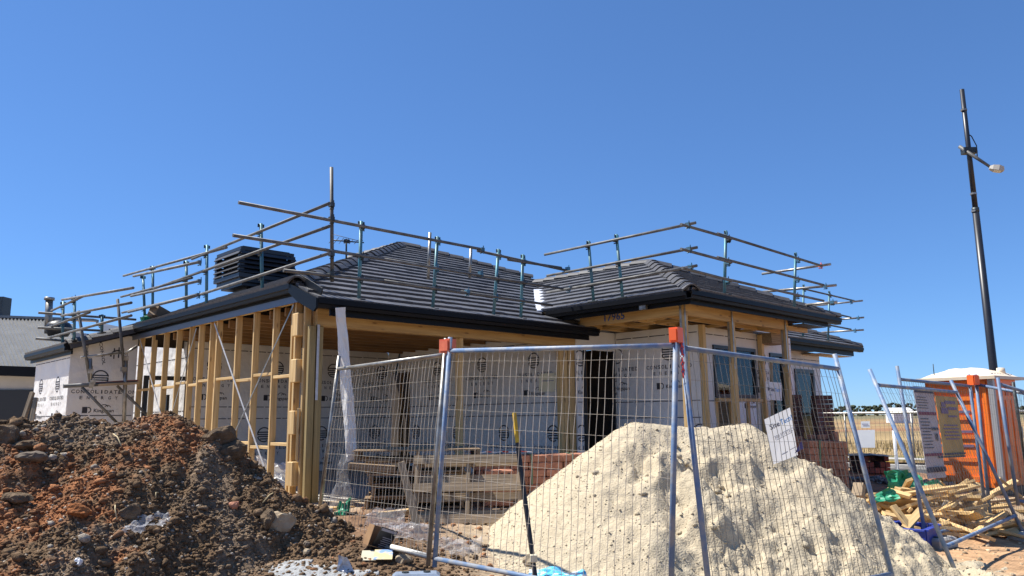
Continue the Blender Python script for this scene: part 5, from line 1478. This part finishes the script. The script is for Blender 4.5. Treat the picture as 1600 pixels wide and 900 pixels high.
mb = MB(); mb.tube([ac0, ac0.lerp(ac1, .5), ac1], [.042, .038, .03], 10); mb.build('arm', M_TUBE, sl_, True)
pc = P(1514, 236, 17.0); MB().box(Matrix.Translation(pc), .30, .16, .14).build('bracket', M_CLAMP, sl_)
hd = (ac1 - ac0); hd.z *= .25; hd.normalize()
h0 = P(1546, 262, 16.6); h1 = P(1569, 265, 16.5)
hm, hL = axis(h0, h1)
mb = MB()
for s in (0,):
    rings = []
    for x, w, zt_, zb_ in ((-.5, .05, .03, -.03), (-.3, .09, .055, -.05), (.1, .12, .06, -.06), (.4, .10, .04, -.05), (.5, .04, .0, -.03)):
        rings.append([hm @ Vector((x * hL, yy * w, zt_ if k < 2 else zb_)) for k, yy in enumerate((-1, 1, 1, -1))])
    v = [p for r_ in rings for p in r_]
    mb.add(v, [tuple(range(4)), tuple(range(16, 20))] + [(i * 4 + k, i * 4 + (k + 1) % 4, i * 4 + 4 + (k + 1) % 4, i * 4 + 4 + k) for i in range(4) for k in range(4)])
mb.build('lamp_head', plain('lamp_grey', (.45, .42, .36), .5), sl_)
MB().box(hm @ Matrix.Translation((.05 * hL, 0, -.062)), hL * .5, .16, .012).build('lens', plain('lens', (.75, .72, .62), .2), sl_)
mb = MB(); mb.tube([P(1507, 205, 17.0), P(1518, 213, 16.98), P(1526, 228, 16.95), P(1527, 245, 16.85)], .012, 6); mb.build('cable', M_BLACK, sl_, True)

# ------------------------------------------------------------------ far side of the road
fa = 25.0
ff = thing('site_fence', 'long low mesh fence with a pale top rail across the far road', 'fence', H(fa, 0, -.05), YAW)
bs = np.arange(-13, 16, 2.4)
ztop = PA(1384, 645, fa).z
for b in bs: pole('post', H(fa, b, gz(*H(fa, b, 0).xy) + 0), H(fa, b, ztop), .035, M_GALV, ff, 8)
pole('top_rail', H(fa, bs[0], ztop), H(fa, bs[-1], ztop), .045, M_GALV, ff, 8)
mb = MB()
for b in np.arange(bs[0], bs[-1], .16): mb.bar(H(fa, b, .1), H(fa, b, ztop), .006, .006)
for z in np.arange(.35, ztop - .05, .3): mb.bar(H(fa, bs[0], z), H(fa, bs[-1], z), .006, .006)
tag(mb.build('wire_mesh', M_WIRED, ff), kind='stuff')
q = pa(fa - .08)
def fsign(label, x0, y0, x1, y1, m, marks=True):
    t, O, U, V, N = flat_board('fence_sign', label, 'sign', q(x0, y0), q(x1, y0 - .5), q(x1 + .5, y1), q(x0 + .5, y1), m)
    return t
fsign('large blank white board on the far fence', 1339.5, 672, 1367, 699.5, M_SIGN)
t = fsign('small white sign above the blank board on the far fence', 1345, 658.5, 1359, 668.5, M_SIGN)
w_ = (q(1357, 663) - q(1347, 663)).length
pr = Print2D(); pr.rect(0, 0, w_, .06); pr.build('print', q(1352, 663), -dL, (0, 0, 1), M_GREYI, t, .02)
mk = P(1401, 722, 23.0); mg = Vector((mk.x, mk.y, gz(mk.x, mk.y)))
t = thing('marker_post', 'white roadside marker post with a red top', 'marker post', mg)
zt2 = P(1399, 672, 23.0).z
pole('post', mg, Vector((mk.x, mk.y, zt2)), .05, M_SIGN, t, 8); pole('cap', Vector((mk.x, mk.y, zt2)), Vector((mk.x, mk.y, zt2 + .16)), .055, plain('marker_red', (.55, .08, .04), .5), t, 8)
hy = P(1385, 714, 27.0); hy.z = gz(hy.x, hy.y)
t = thing('hydrant_box', 'small yellow box beside the far fence', 'box', hy)
MB().box(Matrix.Translation(hy + Vector((0, 0, .12))), .5, .3, .24).build('body', plain('yellow_paint', (.55, .38, .06), .6), t)
sd0 = P(1405, 652, 140.0); sd0.z = gz(sd0.x, sd0.y)
t = thing('shed', 'tiny white shed far off in the dry field', 'shed', sd0)
MB().box(Matrix.Translation(sd0 + Vector((0, 0, 1.2))), 3.4, 3, 2.4).build('wall', M_WHITE, t)
MB().prism([sd0 + Vector((-1.9, -1.7, 2.4)), sd0 + Vector((-1.9, 1.7, 2.4)), sd0 + Vector((-1.9, 0, 3.0))], (3.8, 0, 0)).build('roof', M_WHITE, t)
# tree line on the horizon
n = 5200
tx = RNG.uniform(-520, 900, n); ty = 640 + 60 * vnoise(tx / 80, tx * 0, 7) + RNG.uniform(-12, 12, n)
hmax = 4.5 + 5.5 * np.clip(fbm(tx / 30, tx * 0 + 2, 8, 4) + .4, 0, 1.2)
tz = RNG.uniform(0, 1, n) * hmax
cc = np.array([.045, .052, .030]) * RNG.uniform(.6, 1.5, (n, 1))
stuff('tree_line', fast_mesh('tree_line', *clod_geo(np.stack([tx, ty, tz], 1), RNG.uniform(.8, 2.2, n), cc, .8, .2)), M_SOIL, 'dark low band of far trees along the horizon', 'trees')
# grass strip and weeds
n = 9000
aa, bb = RNG.uniform(24.3, 40, n), RNG.uniform(-16, 14, n)
gxp, gyp = AX + dR.x * aa + dL.x * bb, AY + dR.y * aa + dL.y * bb
hgt = RNG.uniform(.05, .22, n) * np.where(aa > 27, 1.8, .7)
g0 = ground_z(gxp, gyp) + .20
an_ = RNG.uniform(0, 6.28, n); wd = .03
v = np.stack([np.stack([gxp + np.cos(an_) * wd, gyp + np.sin(an_) * wd, g0 - .15], 1), np.stack([gxp - np.cos(an_) * wd, gyp - np.sin(an_) * wd, g0 - .15], 1), np.stack([gxp + RNG.normal(0, .06, n), gyp + RNG.normal(0, .06, n), g0 + hgt], 1)], 1).reshape(-1, 3)
cg = np.where((aa < 27)[:, None], np.array([[.16, .16, .06]]), np.array([[.33, .25, .12]])) * RNG.uniform(.6, 1.3, (n, 1))
stuff('field_grass', fast_mesh('field_grass', v, np.arange(3 * n).reshape(-1, 3), np.repeat(cg, 3, 0)), M_SOIL, 'dry grass tufts on the verge and field across the road', 'grass')

# ------------------------------------------------------------------ neighbour's house and scaffold at the far left
nb = thing('house', 'neighbouring house with a grey corrugated roof at the left edge', 'house', (-14, 21, .4))
M_CORR = mat('corrugated_steel', (.22, .22, .215), (.18, .18, .175), .45, .35, scale=3, rand=.0)
e0, e1 = P(-150, 571, 20.0), P(215, 584, 21.0)
k0, k1 = P(-150, 492, 25.5), P(150, 503, 25.5); k2 = P(190, 514, 24.9)
nr = 54
v, f = [], []
for i in range(nr * 2 + 1):
    u = i / (nr * 2)
    b_ = e0.lerp(e1, u); t_ = k0.lerp(k1, min(1, u * 1.02)); 
    if u > .82: t_ = b_.lerp(t_, max(.02, 1 - (u - .82) / .185))
    o = Vector((0, 0, .075 if i % 2 else 0))
    v += [b_ + o, t_ + o]
for i in range(nr * 2): f.append((2 * i, 2 * i + 2, 2 * i + 3, 2 * i + 1))
place(newmesh('roof', [MW[nb].inverted() @ x for x in v], f, False, [M_CORR]), 'roof', MW[nb], nb)
MB().prism([e0.lerp(e1, .82) * 0 + k1, e1, e1 + Vector((1.5, 6, 0)), k1 + Vector((.3, 4, 0))], (0, 0, -.05)).build('roof_side', M_CORR, nb)
MB().bar(k0 + Vector((0, 0, .05)), k1 + Vector((0, 0, .05)), .35, .08).build('ridge', M_CORR, nb)
MB().bar(e0 + Vector((0, -.06, -.05)), e1 + Vector((0, -.06, -.05)), .14, .26).build('gutter', M_GUTTER, nb)
wl0, wl1 = e0 + Vector((0, .5, -.2)), e1 + Vector((-.6, .5, -.2))
def nw(u0, u1, z0, z1, off=0): 
    a_, b_ = wl0.lerp(wl1, u0), wl0.lerp(wl1, u1)
    n_ = Vector((wl1.y - wl0.y, -(wl1.x - wl0.x), 0)).normalized() * off
    return [Vector((a_.x, a_.y, z0)) + n_, Vector((b_.x, b_.y, z0)) + n_, Vector((b_.x, b_.y, z1)) + n_, Vector((a_.x, a_.y, z1)) + n_]
zt3 = wl0.z
back = Vector((0, .2, 0))
M_NW = mat('neighbour_wall', (.62, .60, .57), (.55, .53, .51), .85, scale=3, bump=.2)
MB().prism(nw(0, 1, .2, zt3), back).build('wall', M_NW, nb)
wf = MB(); wf.prism(nw(.05, .60, .5, zt3 - .42, .03), -back * .2); wn = wf.build('window', M_DARKFRAME, nb)
for i in range(4): MB().prism(nw(.06 + .135 * i, .185 + .135 * i, .6, zt3 - .5, .04), -back * .03).build('pane', plain('tinted_pane', (.03, .033, .038), .1), wn)
fl = P(77, 500, 22.5); ft = P(77, 469, 22.5)
pole('flue', fl - Vector((0, 0, .4)), ft, .10, M_GALV, nb, 12); pole('flue_cap', ft, ft + Vector((0, 0, .08)), .14, M_GALV, nb, 12)
wv = P(92, 512, 22.3)
mb = MB(); mb.tube([wv + Vector((0, 0, -.25)), wv + Vector((0, 0, -.12)), wv, wv + Vector((0, 0, .14)), wv + Vector((0, 0, .22))], [.26, .32, .36, .28, .08], 14); mb.build('roof_vent', M_BLACK, nb, True)
ch = P(0, 482, 25.8); MB().box(Matrix.Translation(ch), .45, .45, .75).build('chimney', M_CLAMP, nb)
# scaffold by the rear wing
q = pb(5.95)
sc = thing('scaffold', 'leaning tube scaffold against the end wall of the rear wing', 'scaffold', grounded(q(170, 660)), YAW)
for x0, y0, x1, y1, r_, nm, m in ((183.7, 467, 195, 590, .026, 'standard', M_TUBE), (122.4, 485.5, 142, 604, .026, 'standard', M_TUBE), (141, 560, 141.5, 606, .03, 'standard', M_GALV), (197, 556, 193, 676, .034, 'standard', M_GALV), (99, 603.5, 214, 597.5, .035, 'ledger', M_TUBE), (128, 605, 190, 668, .024, 'brace', M_TUBE), (183, 603, 242, 660, .024, 'brace', M_TUBE), (126, 558.5, 190, 551, .022, 'transom', M_GALV), (195, 553, 214, 541, .024, 'transom', M_GALV)):
    pole(nm, q(x0, y0), q(x1, y1), r_, m, sc, 10)
bar('plank', q(150, 598.5) + dL * .1, q(216, 594.5) + dL * .1, .22, .035, plain('plank_red', (.36, .13, .09), .7), sc)
bar('plank', q(152, 602) - dL * .06, q(212, 598.5) - dL * .06, .22, .04, M_GREYWOOD, sc)
for px, py in ((141, 580), (142, 601), (193, 577), (196, 560), (144, 597)): clamp(q(px, py), M_GALV, sc, s=1.1)
for x0, y0, x1, y1, l in ((30, 676, 51, 613, 'grey timber stake leaning to the right at the left edge of the soil heap'), (46, 676, 56, 622, 'grey timber stake standing beside the leaning one behind the soil heap')):
    tag(bar('stake', P(x0, y0, 10.3), P(x1, y1, 10.5), .05, .05, M_GREYWOOD, None), l, 'stake')

# ------------------------------------------------------------------ stake, debris and litter in the foreground
st0, st1, st2 = P(834, 884, 6.62), P(808.5, 692, 6.9), P(803.5, 645, 6.97)
t = thing('marker_stake', 'leaning black stake with a yellow tip behind the fence panel', 'stake', (st0.x, st0.y, gz(st0.x, st0.y)))
bar('shaft', st0 + (st0 - st1).normalized() * .15, st1, .032, .032, M_BLACK, t); bar('tip', st1, st2, .03, .03, mat('tip_yellow', (.62, .42, .03), (.5, .3, .02), .7, scale=20), t)
bar('tie', st0 + Vector((0, 0, .03)), st0 + Vector((0, 0, .09)), .06, .06, M_PAPER, t)
def on_soil(px, py):
    d_ = ray(px, py); y = 4.5
    while y < 12:
        p = EYE + d_ * (y / d_.y)
        h = max(float(soil_h(np.array(p.x), np.array(p.y))), gz(p.x, p.y), float(sand_h(np.array(p.x), np.array(p.y))))
        if p.z < h: p.z = h; return p
        y += .02
    return P(px, py, 8)
def rock(label, px, py, s, col, squash=(1.2, 1., .75), rot=0., seed=0, m=None, flat=False):
    p = on_soil(px, py)
    bm = bmesh.new(); bmesh.ops.create_icosphere(bm, subdivisions=3, radius=1)
    rnd = random.Random(seed)
    pls = [(Vector((rnd.gauss(0, 1), rnd.gauss(0, 1), rnd.gauss(0, 1))).normalized(), rnd.uniform(.55, .85)) for _ in range(9)]
    for v in bm.verts:
        for n_, d_ in pls:
            e = v.co.dot(n_) - d_
            if e > 0: v.co -= n_ * e * .9
        k = float(fbm(np.array(v.co.x * 2.2 + seed), np.array(v.co.y * 2.2 + v.co.z * 1.7), seed, 4))
        v.co *= 1 + .28 * k + .10 * float(fbm(np.array(v.co.x * 6 + seed), np.array(v.co.y * 6 + v.co.z * 5), seed + 3, 3))
        v.co = Matrix.Rotation(rot, 3, 'Z') @ Vector((v.co.x * squash[0], v.co.y * squash[1], v.co.z * squash[2])) * s
    me = bpy.data.meshes.new('rock'); bm.to_mesh(me); bm.free()
    o = place(me, 'rock', Matrix.Translation(p + Vector((0, 0, s * squash[2] * .35))), None, m)
    return tag(o, label, 'rock', 'big stones and clods on the soil heap')
M_RK = mat('clod_brown', (.17, .122, .08), (.10, .072, .047), 1., scale=9, bump=1., bscale=30, spec=.1, dist=.03); M_RKP = mat('stone_pale', (.42, .34, .23), (.33, .25, .16), .9, scale=12, bump=.8, bscale=40); M_RKG = mat('stone_grey', (.185, .145, .105), (.12, .092, .066), .95, scale=10, bump=.9, bscale=35)
rock('pale tan stone casting a dark shadow low on the right of the soil heap', 439, 822, .13, None, (1.1, .9, .8), .3, 1, M_RKP)
rock('dark brown clod jammed against the left of the pale tan stone', 418, 826, .10, None, (.8, .9, 1.1), .2, 2, M_RK)
rock('large grey brown clod at the far left top of the heap', 4, 690, .14, None, (1.1, 1, .9), .1, 3, M_RK)
rock('flat grey clod below the left top of the heap', 50, 718, .10, None, (1.5, 1, .6), -.2, 4, M_RKG)
rock('flat brown clod above the flat grey one near the left top of the heap', 42, 700, .11, None, (1.5, 1, .5), .1, 5, M_RK)
rock('squared dark clod on the right shoulder of the heap by the studs', 347, 690, .16, None, (1.3, .9, .8), .4, 6, M_RK)
rock('sloping dark slab of soil at the right edge of the heap by the studs', 366, 712, .13, None, (1.2, .9, .9), .9, 7, M_RK)
rock('brown clod low on the left side of the heap', 28, 785, .11, None, (1.3, 1, .7), .2, 8, M_RK)
rock('rounded brown clod in the middle of the heap', 202, 808, .085, None, (1.2, 1, .9), .2, 9, M_RK)
rock('small red brick chip on the right side of the heap', 366, 795, .05, None, (1.2, 1, .8), .2, 10, M_BRICK)
rock('small pale stone above the white powder', 478, 866, .045, None, (1.2, 1, .8), .2, 11, M_RKP)
rock('orange clod lump in the middle of the heap', 120, 805, .09, None, (1.3, 1, .8), .5, 12, mat('clod_orange', (.34, .14, .055), (.24, .09, .035), 1., scale=12, bump=1., bscale=30, spec=.1, dist=.03))
rock('small white stone low on the soil heap', 121, 887, .04, None, (1, 1, 1), .2, 13, M_WHITE)
rock('small blue grey stone low on the right of the heap', 479, 852, .035, None, (1, 1, 1), .2, 14, M_RKG)
p = on_soil(610, 878); rock('pale brown block of stone beside the fence foot', 632, 880, .065, None, (1.3, 1, .9), .1, 15, M_RKP)
def straw(px0, py0, px1, py1, k, label):
    a_, b_ = on_soil(px0, py0) + Vector((0, -.03, .02)), on_soil(px1, py1) + Vector((0, -.03, .02))
    m_ = (a_ + b_) / 2 + Vector((.01 * k, -.02, .03))
    o = MB().tube([a_, m_, b_], .006, 5).build('straw', plain('straw', (.45, .36, .2), .8), None, True, a_); tag(o, label, 'straw', 'straws lying on the soil heap')
straw(179, 681, 192, 701, 1, 'curved pale straw near the top of the soil heap'); straw(182, 797, 185, 815, 0, 'short upright straw in the middle of the soil heap'); straw(412, 789, 428, 774, 2, 'thin straw on the right slope of the soil heap')
straw(245, 784, 249, 777, 0, 'tiny bent straw right of the middle of the soil heap')
def film(label, px, py, w, hh, amp, seed, m=None, name='film_sheet', cat='plastic film', up=.06, nx=12, ny=10):
    p = on_soil(px, py) + Vector((0, 0, up))
    return crumple(name, [p + Vector((-w, .12, hh)), p + Vector((w, .14, hh)), p + Vector((w * 1.1, -.14, -hh)), p + Vector((-w * 1.1, -.12, -hh))], nx, ny, amp, m or M_FILM, label, cat, seed)
film('crumpled clear film in front of the pallet stack', 600, 824, .20, .09, .16, 31)
film('crumpled clear film sheet beside the leaning plank', 640, 838, .22, .06, .14, 32)
film('clear film heap at the left foot of the sand heap', 712, 862, .24, .08, .18, 33)
film('scrap of clear film in the middle of the soil heap', 212, 830, .09, .05, .08, 34)
film('scrap of grey film beside the clear one on the soil heap', 247, 823, .09, .04, .07, 35)
film('green plastic rag at the edge of the soil heap', 535, 804, .07, .08, .12, 36, M_GREEN, 'rag', 'rag')
p = PA(428, 740, .35); crumple('film_sheet', [p + Vector((-.25, .2, .16)), p + Vector((.22, .1, .15)), p + Vector((.24, -.1, -.2)), p + Vector((-.3, -.1, -.18))], 14, 12, .22, M_WHITE, 'crumpled white plastic inside the stud wall', 'plastic film', 37)
p = P(532, 750, 9.5); crumple('film_sheet', [p + Vector((-.02, .1, .30)), p + Vector((.05, .1, .32)), p + Vector((.16, -.05, -.36)), p + Vector((-.12, -.05, -.38))], 10, 14, .10, M_FILM2, 'clear film sheet draped left of the pallet stack', 'plastic film', 38)
# white powder spill
c_ = on_soil(505, 893)
def spill_h(x, y):
    m_ = 1 - np.hypot((x - c_.x) / .50, (y - c_.y + .05) / .26) + .9 * fbm(x * 4, y * 5, 111, 4)
    base_ = np.maximum(soil_h(x, y), ground_z(x, y))
    return np.where(m_ > .15, base_ + .006 + .012 * np.clip(m_, 0, .6) + .012 * fbm(x * 30, y * 30, 112, 3), -9)
def spill_c(x, y): return np.array([.33, .335, .33]) * (1 + .25 * fbm(x * 12, y * 12, 113, 3))[..., None]
heap('cement_spill', M_SANDM, spill_h, spill_c, (c_.x - .9, c_.x + .9, c_.y - .6, c_.y + .5), .012, 'spill of pale grey cement powder at the foot of the soil heap', 'cement spill')
p = on_soil(538, 897); crumple('metal_sheet', [p + Vector((-.06, 0, .16)), p + Vector((.02, .02, .13)), p + Vector((.13, 0, -.06)), p + Vector((-.08, 0, -.06))], 5, 5, .06, M_STEEL, 'bent grey metal scrap standing in the cement spill', 'metal scrap', 41)
# carton with black print, brochures, pipe, bag
p = on_soil(592, 856) + Vector((0, -.05, .10))
t = thing('carton', 'small torn carton with a black printed flap before the fence', 'box', p - Vector((0, 0, .1)))
Mx = Matrix.Translation(p) @ Matrix.Rotation(.5, 4, 'Z') @ Matrix.Rotation(.35, 4, 'Y')
M_CB = mat('carton_brown', (.26, .15, .07), (.2, .11, .05), .85, scale=8)
for nm, sx, sy, sz, o, mm in (('side_panel', .006, .16, .19, (-.10, 0, 0), M_CB), ('side_panel', .006, .16, .17, (.10, 0, 0), M_CB), ('end_panel', .20, .006, .19, (0, .08, 0), M_CB), ('base', .2, .16, .006, (0, 0, -.09), M_CB)):
    MB().box(Mx @ Matrix.Translation(o), sx, sy, sz).build(nm, mm, t)
Mf = Mx @ Matrix.Translation((.03, -.10, .0)) @ Matrix.Rotation(.55, 4, 'X')
fl_ = MB().box(Mf, .17, .006, .24).build('flap', M_BLACK, t)
pr = Print2D()
for i in range(6): pr.rect(.02, .02 - .022 * i, .10 - .02 * (i % 2), .008)
pr.rect(0, .1, .16, .03)
pr.build('print', Mf @ Vector((0, -.004, 0)), Mf.to_3x3() @ Vector((1, 0, 0)), Mf.to_3x3() @ Vector((0, 0, 1)), M_GREYI, fl_, .002)
p = on_soil(592, 873) + Vector((0, -.02, .03))
for k, (dx, w, m, l) in enumerate(((-.09, .14, M_PAPER, 'cream leaflet lying on the soil below the torn carton'), (.05, .17, mat('leaflet_blue', (.20, .32, .55), (.62, .50, .25), .5, scale=9, lo=.45, hi=.55), 'blue and yellow leaflet beside the cream one'))):
    c = p + Vector((dx, -.03 * k, .012 * k)); X = Vector((1, .1, -.02)); Yv = Vector((-.1, 1, .35)); X.normalize(); Yv.normalize()
    t, *_ = flat_board('leaflet', l, 'leaflet', c - X * w / 2 + Yv * .09, c + X * w / 2 + Yv * .09, c + X * w / 2 - Yv * .09, c - X * w / 2 - Yv * .09, m, .006)
tag(pole('pipe', P(612, 854, 7.5), P(668, 868.5, 7.15), .022, mat('pipe_white', (.66, .64, .58), (.56, .54, .48), .5, scale=8), None), 'short pale pipe lying at the foot of the galvanised panel', 'pipe')
p = on_soil(868, 896); 
bgm = mat('bag_print', (.10, .48, .68), (.70, .72, .72), .5, scale=7, lo=.47, hi=.5)
crumple('cement_bag', [p + Vector((-.22, .16, .05)), p + Vector((.22, .18, .05)), p + Vector((.25, -.2, .0)), p + Vector((-.26, -.2, .0))], 12, 10, .10, bgm, 'blue and white plastic bag lying at the foot of the sand', 'bag', 51)
rock('lump of pale sand against the foot of the black stake', 826, 880, .06, None, (1, 1, .9), .2, 52, M_RKP)
